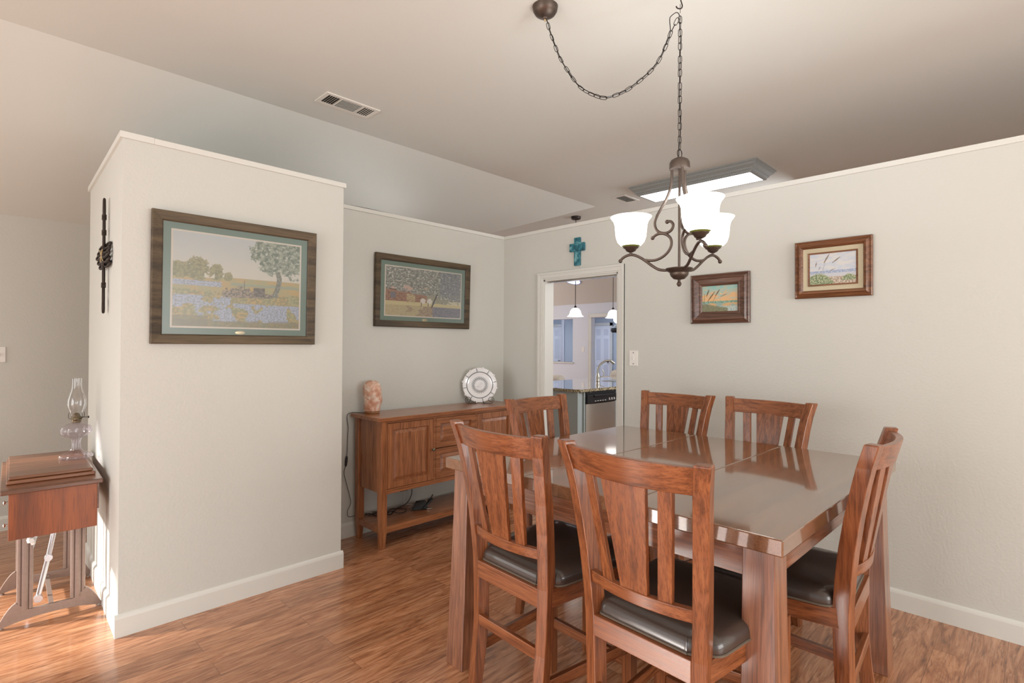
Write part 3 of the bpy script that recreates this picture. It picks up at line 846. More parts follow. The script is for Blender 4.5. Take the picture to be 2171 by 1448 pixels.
def print_frame(fn, mi, ai, wmat):
    def b(t, w, h_):
        mitre(w, h_, [(0, 0), (0, .022), (.004, .026), (wmat-.006, .020), (wmat, .014), (wmat, 0)], FRM, 'frame', t)
        MB().box(-w/2+wmat-.004, w/2-wmat+.004, -.006, -.003, -h_/2+wmat-.004, h_/2-wmat+.004).build('mat_board', MATG, t)
        aw, ah, oz = ai
        q = MB(); q.box(-aw/2-.009, aw/2+.009, -.0075, -.0061, -ah/2-.009+oz, ah/2+.009+oz); q.build('mat_edge', MATW, t)
        q = canvas('print', aw, ah, fn, 210, 140, t, -.0082); q.location = (0, 0, oz)
        m = MB(); m.lathe([(.026, 0), (.026, .0015), (.022, .0025)], 32, M=Matrix.Translation((.0, -.0066, oz-ah/2-.030)) @ Matrix.Scale(.42, 4, (0, 0, 1)) @ Matrix.Rotation(PI/2, 4, 'X')); pq = m.build('plaque', BRASSP, t, smooth=30)
        m = MB()
        for z in (.003, -.002): m.box(-.012, .012, -.0096, -.0088, oz-ah/2-.030+z, oz-ah/2-.0292+z)
        m.build('plaque_lines', INK, pq)
        MB().box(-w/2+wmat, w/2-wmat, -.0125, -.0115, -h_/2+wmat, h_/2-wmat).build('glass', PANE, t)
    return b
picture('framed_print', 'large framed print of a flower meadow with a tree on the left partition wall',
        Mr((.629+1.472)/2, 3.175, 1.752, 0), .845, .672, 1.3, print_frame(meadow, None, (.655, .487, -.0), .050))
picture('framed_print', 'smaller framed print of a farm track and horses above the sideboard',
        Mr((2.167+3.107)/2, YB, 1.840, 0), .945, .565, 1.5, print_frame(barn, None, (.752, .380, 0.0), .050))
def oil(fn, mat, fw, liner):
    def b(t, w, h_):
        pr = [(0, 0), (0, .018), (.006, .024), (.012, .018), (.020, .022), (.028, .030), (.036, .026), (fw-.018, .018), (fw-.012, .020), (fw-.004, .014), (fw, .010), (fw, 0)]
        mitre(w, h_, pr, mat, 'frame', t)
        i = fw
        if liner:
            mitre(w-2*i+.002, h_-2*i+.002, [(0, 0), (0, .011), (liner, .008), (liner, 0)], LINEN, 'liner', t); i += liner
            mitre(w-2*i+.002, h_-2*i+.002, [(0, 0), (0, .012), (.009, .009), (.009, 0)], mat, 'inner_lip', t); i += .008
        canvas('painting', w-2*i+.004, h_-2*i+.004, fn, 110, 80, t, -.006)
    return b
picture('framed_painting', 'small walnut-framed sunset beach painting, left of the two by the chandelier',
        Mr(XR, (1.352+1.757)/2, 1.742, -90), .402, .334, .8, oil(sunset, WALN, .080, 0))
picture('framed_painting', 'brown-framed seaside painting with linen liner, the higher one further right',
        Mr(XR, (.683+1.083)/2, 1.880, -90), .400, .340, .8, oil(dunes, WALB, .046, .026))

# ------------------------------------------------------------------ crosses
t = thing('wall_cross', 'turquoise wall cross above the kitchen doorway', 'cross', (XR, 2.762, 2.20))
MB().box(-.018, -.002, -.032, .032, -.117, .117).build('upright', PATINA, t, bevel=.004)
MB().box(-.022, -.003, -.078, .078, .002, .070).build('crossbar', PATINA, t, bevel=.005)
# iron cross on the partition's left face
t = thing('iron_cross', 'dark twisted iron cross hung on the bright side of the left partition', 'cross', (.5245, 3.602, 1.887), R(1.7))
def loop(m, c, hw, hh, r, dy, dz, off=0):
    pts = []
    for k in range(20):
        a = 2*PI*k/20
        y = hw*math.cos(a); z = hh*math.sin(a)
        pts.append(Vector((c[0], c[1]+dy*z+dz*y, c[2]+dz*z-dy*y)) if False else Vector((c[0]+off*math.cos(a), c[1]+(y if dz else z), c[2]+(z if dz else y))))
    m.tube(pts, r, 6, close=True)
m = MB()
for z, hh, hw in ((.255, .052, .016), (.165, .048, .018), (.085, .045, .018), (-.005, .062, .016), (-.105, .055, .016), (-.215, .048, .018), (-.275, .030, .016)):
    loop(m, (-.022, 0, z), hw, hh, .0065, 0, 1, .004)
for z in (.208, .125, -.045, -.158): m.box(-.031, -.013, -.011, .011, z-.014, z+.014)
m.build('upright', DARKM, t, smooth=True)
m = MB()
for dz, x in ((.062, -.016), (.030, -.022), (0, -.026), (-.032, -.022), (-.062, -.016)):
    ln = .150-abs(dz)*.35
    for s in (-1, 1): loop(m, (x, s*(ln/2+.006), dz*.8), .014, ln/2, .006, 1, 0, .004)
m.build('crossbar', DARKM, t, smooth=True)
m = MB(); m.tube([(-.032, -.03, -.03), (-.034, .03, .03)], .003, 6); m.tube([(-.032, .03, -.03), (-.034, -.03, .03)], .003, 6); m.build('wire_wrap', BRASSP, t)

# ------------------------------------------------------------------ chandelier
CX, CY = 2.232, 1.163
CL = thing('chandelier', 'bronze three-light chandelier with frosted bell shades swagged on a chain over the table', 'chandelier', (CX, CY, 0))
MB().lathe([(.004, 1.686), (.009, 1.692), (.011, 1.700), (.006, 1.708), (.006, 1.716), (.024, 1.720), (.036, 1.732), (.041, 1.742), (.040, 1.748), (.052, 1.755), (.060, 1.764), (.058, 1.768), (.02, 1.772), (.006, 1.776)], 32).build('hub', BRONZE, CL, smooth=40)
MB().lathe([(.0055, 1.77), (.0055, 2.215)], 12).build('stem', BRONZE, CL, smooth=True)
MB().lathe([(.040, 2.212), (.044, 2.212), (.045, 2.218), (.044, 2.240), (.038, 2.252), (.020, 2.262), (.006, 2.264)], 32).build('cap', BRONZE, CL, smooth=40)
vdir = math.atan2(CY, CX)
angs = [R(44.8)+PI+R(4), R(44.8)+R(60), R(44.8)-R(60)]
arm = [(.040, 1.764), (.066, 1.763), (.095, 1.770), (.125, 1.790), (.155, 1.814), (.185, 1.834), (.215, 1.845), (.240, 1.843), (.262, 1.832), (.272, 1.820)]
scr = [(.155, 1.816), (.130, 1.812), (.104, 1.813), (.075, 1.824), (.050, 1.845), (.035, 1.875), (.038, 1.905), (.058, 1.925), (.082, 1.932), (.105, 1.927), (.120, 1.915)]
rod = [(.034, 2.216), (.034, 2.18), (.038, 2.14), (.056, 2.09), (.082, 2.045), (.104, 2.005), (.110, 1.975), (.100, 1.948), (.080, 1.934), (.055, 1.932), (.034, 1.944), (.027, 1.965), (.038, 1.982), (.054, 1.982)]
for i, a in enumerate(angs):
    f3 = lambda q: Vector((q[0]*math.cos(a), q[0]*math.sin(a), q[1]))
    m = MB()
    for path in (arm, scr, rod):
        pts = [f3(q) for q in path]; m.tube(bez(pts, 5), .0064, 8)
        m.sphere(pts[-1], .0095, 6)
    m.build('scroll_arm', BRONZE, CL, smooth=True)
    sc_ = f3((.222, 0))
    MB().lathe([(.006, 1.842), (.006, 1.856), (.012, 1.858), (.022, 1.864), (.026, 1.872), (.035, 1.878), (.036, 1.881), (.01, 1.882)], 24, (sc_.x, sc_.y, 0)).build('cup', BRONZE, CL, smooth=40)
    sh = MB().lathe([(.030, 1.882), (.048, 1.890), (.062, 1.906), (.070, 1.930), (.073, 1.960), (.075, 1.985), (.081, 2.003), (.091, 2.016), (.095, 2.022), (.092, 2.022), (.078, 2.006), (.072, 1.985), (.070, 1.960), (.067, 1.930), (.059, 1.908), (.046, 1.893), (.028, 1.886)], 40, (sc_.x, sc_.y, 0), ring=True).build('glass_shade', SHADE, CL, smooth=40)
    MB().lathe([(.031, 1.8815), (.040, 1.886), (.044, 1.8885), (.030, 1.889)], 24, (sc_.x, sc_.y, 0)).build('shade_fitter', GREENRIM, sh, smooth=True)
def link(m, c, t, roll, L_=.034, W2=.0150, r=.0016):
    t = Vector(t).normalized(); u = t.orthogonal().normalized(); u = Matrix.Rotation(roll, 3, t) @ u
    pts = []
    for k in range(16):
        a = 2*PI*k/16; ca, sa = math.cos(a), math.sin(a)
        x = math.copysign(abs(ca)**.45, ca)*W2/2; y = math.copysign(abs(sa)**.7, sa)*L_/2
        pts.append(Vector(c)+u*x+t*y)
    m.tube(pts, r, 5, close=True)
def chain(path, pitch=.0300):
    m = MB(); pts = [Vector(p) for p in path]; acc = 0; k = 0; nxt = pitch/2; roll = .3
    for i in range(len(pts)-1):
        seg = (pts[i+1]-pts[i]).length
        while nxt <= acc+seg:
            f = (nxt-acc)/seg; link(m, pts[i].lerp(pts[i+1], f), pts[i+1]-pts[i], roll+(k % 2)*PI/2*.75+.35*math.sin(k*1.7)); nxt += pitch; k += 1
        acc += seg
    return m
SW = [(1.936, 1.709, 2.995), (1.94, 1.701, 2.979), (1.947, 1.688, 2.926), (1.961, 1.662, 2.842), (1.974, 1.64, 2.782), (1.989, 1.612, 2.727), (2.012, 1.57, 2.654), (2.031, 1.535, 2.616), (2.052, 1.497, 2.591), (2.071, 1.461, 2.575), (2.091, 1.425, 2.578), (2.116, 1.378, 2.593), (2.144, 1.327, 2.626), (2.169, 1.282, 2.665), (2.188, 1.245, 2.713), (2.203, 1.219, 2.772), (2.213, 1.201, 2.828), (2.225, 1.179, 2.877), (2.231, 1.166, 2.905)]
SWL = [Vector(p)-Vector((CX, CY, 0)) for p in SW]
chain(bez(SWL, 4)).build('swag_chain', DARKM, CL, smooth=True)
chain([(0, 0, 2.30), (0, 0, 2.905)]).build('hanging_chain', DARKM, CL, smooth=True)
m = MB(); m.tube(bez([p+Vector((.003*math.sin(i*1.9), .003*math.cos(i*1.3), .003)) for i, p in enumerate(SWL[:-2])]+[Vector((-.030, .035, 2.885)), Vector((-.030, .028, 2.900)), Vector((-.014, .008, 2.915)), Vector((.0, .0, 2.895))]+[Vector((.004*math.sin(k*1.4), .003*math.cos(k*1.1), 2.87-.05*k)) for k in range(13)], 4), .0019, 6)
m.build('lamp_cord', BLACK, CL, smooth=True)
m = MB(); pts = [Vector((.013*math.cos(a_), -.013*math.cos(a_)*.3, 2.282+.020*math.sin(a_))) for a_ in [2*PI*k/16 for k in range(16)]]; m.tube(pts, .002, 6, close=True)
m.build('loop', DARKM, CL, smooth=True)
m = MB(); m.tube(bez([(0, 0, 3.05), (0, 0, 2.99), (.004, -.003, 2.965), (.008, -.006, 2.948), (.002, -.002, 2.935), (-.010, .008, 2.936), (-.016, .012, 2.944)], 5), .0028, 8); m.tube([(0, 0, 2.955), (0, 0, 2.915)], .0012, 6)
m.lathe([(.010, 3.035), (.012, 3.05)], 12)
m.build('swag_hook', DARKM, CL, smooth=True)
MB().lathe([(.003, 2.985), (.008, 2.988), (.012, 2.996), (.030, 3.002), (.048, 3.014), (.058, 3.030), (.0615, 3.0499)], 36, (1.936-CX, 1.709-CY, 0)).build('canopy', BRONZE, CL, smooth=40)
MB().lathe([(.002, 2.978), (.006, 2.982), (.006, 2.990), (.003, 2.992)], 16, (1.936-CX, 1.709-CY, 0)).build('canopy_nut', BRASSP, CL, smooth=True)

# ------------------------------------------------------------------ ceiling fixtures
def louver_vent(name, label, c, lx, ly, three=True):
    t = thing(name, label, 'vent', c)
    fr = .028
    m = MB()
    m.box(-lx/2, lx/2, -ly/2, -ly/2+fr, -.008, 0); m.box(-lx/2, lx/2, ly/2-fr, ly/2, -.008, 0)
    m.box(-lx/2, -lx/2+fr, -ly/2+fr, ly/2-fr, -.008, 0); m.box(lx/2-fr, lx/2, -ly/2+fr, ly/2-fr, -.008, 0)
    if three:
        for x in (-lx*.20, lx*.20): m.box(x-.005, x+.005, -ly/2+fr, ly/2-fr, -.009, 0)
    m.build('frame', VENTM, t, bevel=.002)
    MB().box(-lx/2+fr, lx/2-fr, -ly/2+fr, ly/2-fr, -.0015, 0).build('duct_shade_sheet', DARKHOLE, t)  # flat dark sheet behind the louvers, shade of the opening put into colour
    m = MB()
    if three:
        n = 8
        for k in range(n):
            y = -ly/2+fr+(ly-2*fr)*(k+.5)/n
            m.box(-lx*.20+.006, lx*.20-.006, -.0065, .0065, -.0006, .0006, Matrix.Translation((0, y, -.006)) @ Matrix.Rotation(R(48), 4, 'X'))
        for s in (-1, 1):
            for k in range(5):
                x = s*(lx*.20+.012+k*(lx/2-fr-lx*.20-.012)/5)
                m.box(-.0055, .0055, -ly/2+fr, ly/2-fr, -.0006, .0006, Matrix.Translation((x, 0, -.006)) @ Matrix.Rotation(R(-45 if s < 0 else -25), 4, 'Y'))
    else:
        for k in range(7):
            x = -lx/2+fr+(lx-2*fr)*(k+.5)/7
            m.box(-.006, .006, -ly/2+fr, ly/2-fr, -.0006, .0006, Matrix.Translation((x, 0, -.006)) @ Matrix.Rotation(R(-45), 4, 'Y'))
    m.build('louvers', VENTM, t)
louver_vent('ceiling_vent', 'white louvered ceiling vent high above the left partition wall', (1.803, 3.379, ZC), .392, .186)
louver_vent('ceiling_vent', 'small ceiling vent beside the long fluorescent ceiling light', (5.10, 3.30, ZC), .30, .17, False)

FL = thing('fluorescent_light', 'long fluorescent ceiling light with grey crown frame and glowing panel', 'ceiling light', ((4.757+5.243)/2, (1.765+3.048)/2, ZC))
fw, fl_ = .486, 1.283
pr = [(0, 0), (0, .012), (.012, .018), (.020, .034), (.044, .052), (.050, .066), (.062, .074), (.066, .088), (.088, .090), (.088, .080)]
rings = []
for sx, sy in ((-1, -1), (1, -1), (1, 1), (-1, 1)):
    rings.append([Vector((sx*(fw/2-i), sy*(fl_/2-i), -dd)) for i, dd in pr])
m = MB()
for k in range(4): m.loft([rings[k], rings[(k+1) % 4]])
m.build('crown_frame', GREYW, FL)
MB().box(-fw/2+.086, fw/2-.086, -fl_/2+.086, fl_/2-.086, -.089, -.084).build('diffuser', DIFF, FL)
# cable resting along the top of the buffet wall
m = MB(); m.tube(bez([(1.72, 3.67, HW+.008), (1.95, 3.664, HW+.009), (2.12, 3.662, HW+.011), (2.30, 3.668, HW+.010), (2.45, 3.675, HW+.007), (2.6, 3.70, HW+.007)], 8), .0035, 6)
tag(m.build('lighting_cable', BLACK, smooth=True), 'thin black cable lying along the top of the wall above the sideboard', 'cable')

# ------------------------------------------------------------------ sewing table with the oil lamp
ST = thing('sewing_table', 'old wooden sewing machine table with drop leaf and cast iron legs by the left partition', 'sewing table', (.318, 3.90, 0), R(-2.2))
def trap(z0, z1, x0, x1, y0, y1): return MB().box(x0, x1, y0, y1, z0, z1)
trap(.700, .722, -.198, .188, -.455, .395).build('table_top', MX_, ST, bevel=.004)
o = trap(.7225, .741, -.178, .168, -.325, .36).build('folded_lid', MX_, ST, bevel=.004)
trap(.742, .758, -.170, .158, -.315, .35).build('lid_leaf', MX_, o, bevel=.005)
trap(.478, .699, -.168, .166, -.430, -.412).build('drop_leaf', MZ_, ST, bevel=.002)
m = MB(); m.box(-.16, .155, -.395, .34, .640, .700); m.build('cabinet_apron', MX_, ST)
m = MB(); m.box(.165, .176, -.40, .30, .56, .70); m.build('side_apron', MX_, ST)
def drawer(z0, z1):
    q = MB().box(-.169, -.120, -.408, -.25, z0, z1).build('drawer', MZ_, ST, bevel=.002)
    MB().lathe([(.004, 0), (.004, .008), (.009, .011), (.010, .015), (.005, .019)], 14, M=Matrix.Translation((-.169, -.375, (z0+z1)/2+.01)) @ Matrix.Rotation(-PI/2, 4, 'Y')).build('knob', CHROME, q, smooth=True)
drawer(.590, .690); drawer(.482, .582)
def iron_end(y):
    m = MB()
    # arched foot bar
    N = 30; a_, b_ = [], []
    for k in range(N+1):
        x = -.205+.41*k/N; t_ = abs(x)/.205
        zb = .028*max(0, 1-(t_)**2.2)+.004
        zt = .072 if t_ < .45 else (.072+.030*math.sin((t_-.45)/.2*PI/2) if t_ < .65 else .102*max(0, 1-((t_-.65)/.35)**1.6)+.016)
        a_.append(Vector((x, -.009, zb))); b_.append(Vector((x, -.009, zt)))
    for k in range(N):
        m.prism([a_[k], a_[k+1], b_[k+1], b_[k]], (0, .018, 0))
    for s in (-1, 1):
        x = s*.104
        for dx, r_ in ((-.022, .009), (0, .015), (.022, .009)):
            m.tube([(x+dx, 0, .075), (x+dx, 0, .66)], r_, 10)
        m.box(x-.022, x+.022, -.003, .003, .07, .66)
    o = m.build('iron_leg_frame', IRON, ST)
    o.location = (0, y, 0)
    f = MB()
    for s in (-1, 1): f.lathe([(.013, .0), (.013, .006), (.007, .012)], 12, (s*.193, 0, 0))
    f.build('glide', CHROME, o)
iron_end(-.255); iron_end(.25)
MB().box(-.01, .01, -.25, .25, .045, .060).build('cross_brace', IRON, ST)
m = MB(); m.tube([(-.055, -.20, .085), (-.010, -.17, .30), (.045, -.15, .62)], .011, 8); m.lathe([(.017, -.012), (.017, .012)], 14, M=Matrix.Translation((-.012, -.185, .29)) @ Matrix.Rotation(PI/2, 4, 'X'))
m.lathe([(.018, -.012), (.018, .012)], 14, M=Matrix.Translation((-.052, -.212, .098)) @ Matrix.Rotation(PI/2, 4, 'X'))
m.build('knee_lever', IRONW, ST, smooth=40)
m = MB(); m.tube([(-.085, -.05, .07), (-.095, -.05, .23), (-.055, -.05, .40), (-.03, -.05, .62)], .009, 8); m.lathe([(.015, -.01), (.015, .01)], 14, M=Matrix.Translation((-.095, -.06, .22)) @ Matrix.Rotation(PI/2, 4, 'X'))
m.build('pedal_linkage', IRONW, ST, smooth=40)
m = MB(); m.tube([(-.10, -.30, .50), (-.095, -.30, .455), (-.085, -.30, .430)], .009, 8); m.lathe([(.017, 0), (.019, .018), (.009, .022), (.008, .036)], 6, M=Matrix.Translation((-.086, -.30, .440)) @ Matrix.Rotation(R(160), 4, 'Y'))
m.build('power_plug', PLATE_W, ST, smooth=40)

OLX, OLY, OLZ = .433, 3.945, .758
LP = thing('oil_lamp', 'clear glass oil lamp with tall chimney on the old sewing table', 'oil lamp', (OLX, OLY, OLZ))
MB().lathe([(.001, .002), (.072, 0), (.076, .006), (.074, .016), (.066, .024), (.044, .032), (.026, .044), (.020, .062), (.019, .090), (.022, .108), (.030, .118), (.050, .126), (.066, .142), (.070, .160), (.064, .178), (.046, .192), (.026, .200), (.018, .204), (.001, .204)], 72, ribs=12, amp=.055).build('glass_font', FONTG, LP, smooth=60)
MB().lathe([(.019, .203), (.022, .206), (.022, .216), (.026, .222), (.024, .232), (.018, .240), (.014, .252), (.006, .258)], 24).build('burner', plain('aged_brass', srgb(120, 108, 88), .4, .85), LP, smooth=40)
m = MB()
for k in range(4):
    a = k*PI/2+.5; m.tube([(.024*math.cos(a), .024*math.sin(a), .226), (.040*math.cos(a), .040*math.sin(a), .228), (.044*math.cos(a), .044*math.sin(a), .245), (.040*math.cos(a), .040*math.sin(a), .262)], .0014, 5)
m.tube([(.02, 0, .232), (.050, -.02, .232)], .0018, 6); m.lathe([(.007, -.002), (.007, .002)], 12, M=Matrix.Translation((.052, -.021, .232)) @ Matrix.Rotation(PI/2, 4, 'Y'))
m.build('gallery_prongs', DARKM, LP, smooth=True)
MB().lathe([(.028, .240), (.030, .256), (.040, .278), (.047, .305), (.046, .330), (.038, .360), (.028, .388), (.023, .420), (.024, .455), (.0225, .455), (.0215, .420), (.0265, .388), (.0365, .360), (.0445, .330), (.0455, .305), (.0385, .278), (.0285, .256), (.0265, .240)], 40, ring=True).build('chimney', CHIMG, LP, smooth=60)

# ------------------------------------------------------------------ kitchen seen through the doorway
KX0, KY0, KY1 = 4.93, 3.80, 4.85
m = MB()
oc = [(KX0+.55, KY0-.02), (7.6, KY0-.02), (7.6, KY1+.15), (KX0+.1, KY1+.15), (KX0-.03, KY1), (KX0-.03, KY0+.10)]
for k in range(1, 6):
    a = PI+PI/2*k/6; oc.append((KX0+.09+.12*math.cos(a), KY0+.10+.12*math.sin(a)))
m.prism([(x, y, .878) for x, y in oc], (0, 0, .034))
tag(m.build('countertop', GRANITE, bevel=.003), 'speckled granite countertop of the kitchen peninsula', 'countertop')
t = thing('kitchen_cabinet', 'grey-blue kitchen peninsula cabinet beneath the granite countertop', 'cabinet', (KX0, KY0, 0))
m = MB(); m.box(0, .095, .02, 1.05, 0, .877); m.box(.11, 2.6, .62, 1.0, 0, .877); m.box(.095, 2.6, .60, .62, 0, .877); m.box(.73, .78, .0, .62, 0, .877); m.box(.095, .118, .0, .62, 0, .877)
m.build('carcass', CABB, t)
q = MB().box(.78, 1.6, -.018, .02, .70, .86).build('drawer', CABB, t, bevel=.004)
MB().tube([(.80, -.022, .78), (.80, -.045, .78), (.92, -.045, .78), (.92, -.022, .78)], .006, 6).build('handle', STEEL, q, smooth=True)
q = MB().box(.78, 1.6, -.018, .02, .10, .685).build('door', CABB, t, bevel=.004)
MB().tube([(.81, -.022, .62), (.81, -.045, .62), (.81, -.045, .50), (.81, -.022, .50)], .006, 6).build('handle', STEEL, q, smooth=True)
t = thing('dishwasher', 'stainless dishwasher with black control panel built into the kitchen peninsula', 'dishwasher', (KX0+.12, KY0-.01, 0))
m = MB(); rings = []
for k in range(13):
    x = .608*k/12; b_ = .022*math.sin(PI*k/12)**.6
    rings.append([Vector((x, -b_, .10)), Vector((x, -b_, .735)), Vector((x, .03, .735)), Vector((x, .03, .10))])
m.loft(rings).build('door', STEEL, t, smooth=40)
MB().box(0, .608, .03, .58, .06, .86).build('tub', BLACK, t)
pn_ = MB().box(.004, .604, -.022, .03, .742, .842).build('control_panel', BLACK, t, bevel=.006)
m = MB()
for k in range(9):
    x = .14+.05*k+(.04 if k > 4 else 0)
    m.box(x, x+.028, -.0235, -.022, .762, .768)
    if k in (5, 6, 7): m.box(x, x+.02, -.0235, -.022, .775, .786)
m.build('button_marks', PLATE_W, pn_)
m = MB(); m.box(.12, .48, -.040, -.020, .815, .838); m.build('handle', BLACK, t, bevel=.005)
m = MB(); m.box(.0, .608, -.004, .03, .844, .874); m.build('gap_shade_strip', BLACK, t)  # solid black strip, the shade of the gap under the counter as colour
m = MB(); m.box(.05, .08, -.02, .02, .872, .876); m.box(.50, .53, -.02, .02, .872, .876); m.build('bracket', STEEL, t)
# faucet and sink
t = thing('kitchen_faucet', 'brushed steel gooseneck kitchen faucet standing on the granite peninsula', 'faucet', (6.27, 4.50, .912))
MB().lathe([(.028, 0), (.030, .006), (.026, .012), (.030, .05), (.026, .085), (.018, .10), (.016, .12)], 20).build('faucet_body', STEEL, t, smooth=40)
m = MB(); m.tube(bez([(0, 0, .10), (0, 0, .17), (.022, -.022, .235), (.07, -.07, .285), (.12, -.12, .295), (.15, -.15, .275)], 6), .015, 10); m.build('spout', STEEL, t, smooth=True)
m = MB(); m.tube([(.13, -.13, .290), (.165, -.165, .255)], .020, 10); m.build('spray_head', CHROME, t, smooth=True)
m = MB(); m.tube([(.02, -.02, .06), (.055, -.055, .075), (.060, -.060, .13), (.04, -.04, .17)], .008, 8); m.build('lever_handle', STEEL, t, smooth=True)
t = thing('kitchen_sink', 'steel sink set into the granite behind the dishwasher', 'sink', (6.75, 4.30, .9125))
m = MB(); m.box(-.36, .36, -.22, -.20, 0, .004); m.box(-.36, .36, .20, .22, 0, .004); m.box(-.36, -.34, -.2, .2, 0, .004); m.box(.34, .36, -.2, .2, 0, .004); m.build('rim', STEEL, t)
MB().box(-.34, .34, -.20, .20, 0, .0015).build('basin', plain('sink_dark_steel', srgb(90, 86, 76), .3, .8), t)
# pendants
def pendant(x, y, label, other=None):
    if other: t = copy_tree(other); t['label'] = label
    else:
        t = thing('pendant_light', label, 'pendant light', group='pendant lights over the kitchen peninsula')
        MB().lathe([(.102, -.006), (.103, -.003), (.082, .012), (.072, .038), (.063, .068), (.045, .092), (.020, .104), (.012, .106), (.010, .1), (.04, .086), (.057, .063), (.066, .036), (.076, .010)], 36, ring=True).build('glass_shade', SHADE, t, smooth=50)
        MB().lathe([(.022, .102), (.016, .118), (.007, .132), (.006, .14)], 20).build('socket_cap', DARKM, t, smooth=True)
        MB().lathe([(.0045, .13), (.0045, 1.24)], 8).build('rod', DARKM, t)
        MB().lathe([(.010, 1.215), (.055, 1.226), (.062, 1.236), (.062, 1.259)], 24).build('canopy', DARKM, t, smooth=40)
    t.location = (x, y, 1.790)
    return t
P1_ = pendant(5.39, 4.22, 'bell-shaped glowing pendant light seen left in the doorway, its canopy above the wall')
P2_ = pendant(5.99, 4.06, 'bell-shaped glowing pendant light seen right in the doorway, cut by the frame', P1_)
# solar tube on the far slope
SKX, SKY = 8.90, 7.05
SLC = (ZC-2.38)/(10.0-XC2)
zt = ZC-SLC*(SKX-XC2)-.004
t = thing('tubular_skylight', 'round tubular skylight glowing in the sloped living room ceiling', 'skylight')
t.matrix_world = Matrix.Translation((SKX, SKY, zt)) @ Matrix.Rotation(math.atan(SLC), 4, 'Y')
MB().lathe([(.165, -.006), (.185, -.008), (.19, -.001), (.165, -.001)], 40, ring=True).build('trim_ring', plain('skylight_ring', srgb(150, 165, 215), .4), t, smooth=40)
MB().lathe([(.001, -.010), (.10, -.010), (.164, -.005), (.16, -.002), (.001, -.002)], 40).build('lens', plain('skylight_lens', (.7, .8, 1, 1), .3, emis=1.5, ecol=(.62, .74, 1, 1)), t, smooth=True)
# seating beyond the peninsula
def soft(name, b, M=None, r=.05, parent=None, mat=CREAM): return MB().box(*b).build(name, mat, parent, bevel=r, smooth=60)
t = thing('sofa', 'cream upholstered sofa with rounded back beyond the kitchen peninsula', 'sofa', (7.9, 4.75, 0))
for o in (soft('back', (-.12, .16, -.75, .62, .2, 1.0), r=.09, parent=t), soft('seat', (.1, .85, -.72, .6, 0, .45), r=.05, parent=t), soft('arm', (-.1, .85, .60, .80, 0, .88), r=.06, parent=t)):
    for md in o.modifiers: md.segments = 5
t = thing('armchair', 'cream armchair back seen at the left edge of the doorway beyond the counter', 'armchair', (7.75, 6.75, 0))
for o in (soft('back', (-.1, .12, -.38, .40, .2, .86), r=.07, parent=t), soft('seat', (.1, .7, -.36, .38, 0, .42), r=.05, parent=t)):
    for md in o.modifiers: md.segments = 5
t = thing('ceiling_light', 'white globe light over a dark ornamental fitting in the blue back room', 'ceiling light', (11.5, 7.63, 0))
MB().sphere((0, 0, 2.07), .13, 10, (1, 1, .75)).build('globe', SHADE, t, smooth=True)
m = MB(); m.lathe([(.01, 1.74), (.17, 1.75), (.20, 1.80), (.19, 1.86), (.10, 1.93), (.03, 1.96), (.01, 1.97)], 14); m.tube([(0, 0, 1.95), (0, 0, 2.44)], .012, 6); m.build('fitting', BLACK, t)
m = MB(); m.box(0, .01, -.05, .05, -.03, .03)
tag(m.build('wall_plate', STEEL, loc=(13.14, 9.62, .55)), 'small grey plate low on the blue hall wall beside the white door', 'wall plate')

# ------------------------------------------------------------------ light
w = bpy.data.worlds.new('sky_glow'); SC.world = w; w.use_nodes = True
w.node_tree.nodes['Background'].inputs['Color'].default_value = (1.0, .975, .93, 1)
w.node_tree.nodes['Background'].inputs['Strength'].default_value = 1.0

def area(name, loc, target, sx, sy, power, col=(1, 1, 1), spread=None):
    l = bpy.data.lights.new(name, 'AREA'); l.shape = 'RECTANGLE'; l.size = sx; l.size_y = sy; l.energy = power; l.color = col
    o = bpy.data.objects.new(name, l); COL.objects.link(o); o.location = loc
    o.rotation_euler = (Vector(target)-Vector(loc)).to_track_quat('-Z', 'Y').to_euler()
    if spread: l.spread = spread
    return o
sun = bpy.data.lights.new('sun', 'SUN'); sun.energy = 8; sun.angle = R(3); sun.color = (1, .97, .92)
so = bpy.data.objects.new('sun', sun); COL.objects.link(so)
so.rotation_euler = Vector((.72, -.45, -.42)).to_track_quat('-Z', 'Y').to_euler()
area('window_daylight', (WX0-.3, 4.97, 1.2), (.6, 3.9, .3), 1.0, 1.9, 18, (1, .98, .95))
area('patio_daylight', (-2.6, 1.6, 1.08), (2, 1.3, .9), 2.4, 2.05, 75, (.97, .97, 1))
area('rear_fill', (1.6, -3.4, 1.25), (2.2, 2.0, 1.8), 2.6, 1.7, 108, (1, .99, .97))  # added fill behind the camera, brightens the ceiling and right wall
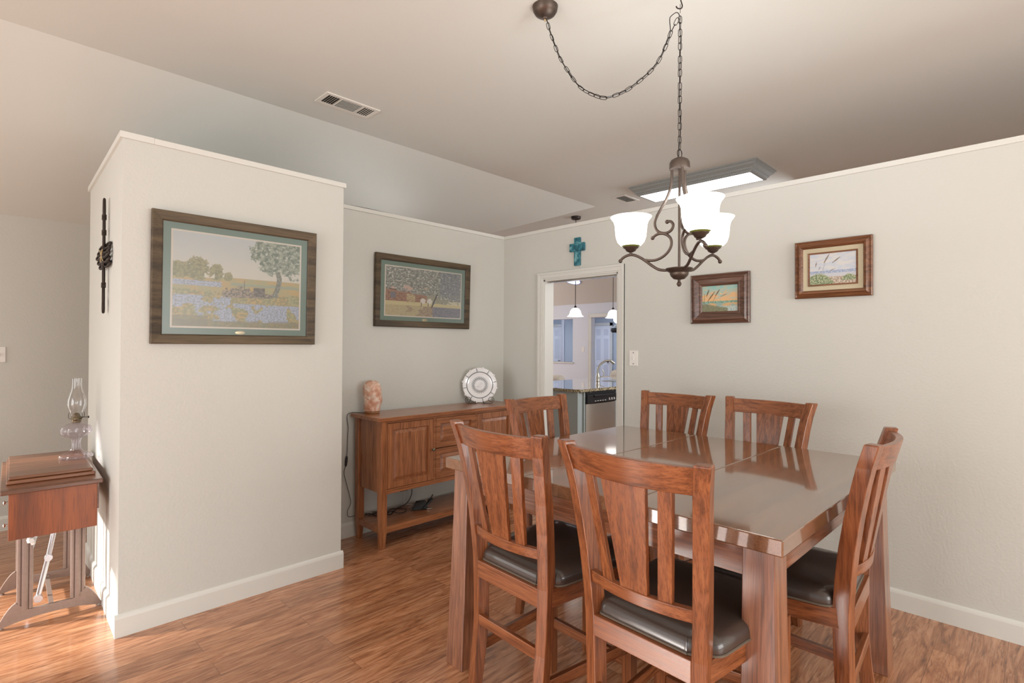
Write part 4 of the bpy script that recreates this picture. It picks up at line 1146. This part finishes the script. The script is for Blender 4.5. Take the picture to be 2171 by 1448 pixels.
area('living_fill', (7.6, 9.5, 2.1), (7.6, 6.0, .9), 2.5, 1.2, 38, (.95, .95, 1))  # added fill for the living room, no window modelled here
area('kitchen_fill', (6.6, 1.4, 2.3), (6.6, 4.5, 1.0), 1.8, 1.2, 60, (.93, .96, 1))  # added cool fill that brightens the kitchen past the doorway
area('hall_fill', (11.6, 8.0, 2.40), (11.6, 8.0, 0), 1.6, 2.5, 45, (.75, .84, 1))  # added fill panel under the hall ceiling, no opening lets daylight in
area('hall_end_fill', (11.6, 10.9, 2.40), (11.6, 10.9, 0), 1.2, 1.2, 22, (.8, .88, 1))  # second added fill panel, for the far end of the hall
area('cabinet_uplight', (2.5, 4.15, 2.35), (2.4, 4.3, 3.0), 1.4, .2, 1.2, (.97, .98, 1))
for i, a in enumerate(angs):
    l = bpy.data.lights.new('bulb', 'POINT'); l.energy = 5.5; l.shadow_soft_size = .03; l.color = (.88, .94, 1)
    o = bpy.data.objects.new('bulb', l); COL.objects.link(o); o.location = (CX+.222*math.cos(a), CY+.222*math.sin(a), 2.014)

# ------------------------------------------------------------------ camera
cam = bpy.data.cameras.new('camera'); co = bpy.data.objects.new('camera', cam); COL.objects.link(co)
cam.sensor_fit = 'HORIZONTAL'; cam.sensor_width = 36; cam.lens = 1139.3/2171*36; cam.clip_start = .05
yaw, pitch, roll = R(44.7726), R(.3718), R(.3441)
Fv = Vector((math.cos(pitch)*math.cos(yaw), math.cos(pitch)*math.sin(yaw), math.sin(pitch)))
rv = Vector((math.sin(yaw), -math.cos(yaw), 0)); uv = rv.cross(Fv)
r2 = rv*math.cos(roll)+uv*math.sin(roll); u2 = -rv*math.sin(roll)+uv*math.cos(roll)
Mc = Matrix((r2, u2, -Fv)).transposed().to_4x4(); Mc.translation = Vector((0, 0, 1.42))
co.matrix_world = Mc
SC.camera = co
vs = SC.view_settings; vs.view_transform = 'Standard'; vs.look = 'None'; vs.gamma = 1; vs.use_curve_mapping = False; vs.exposure = 0.09
SC.cycles.max_bounces = 10; SC.cycles.diffuse_bounces = 6; SC.cycles.transparent_max_bounces = 12
SC.cycles.sample_clamp_indirect = 4
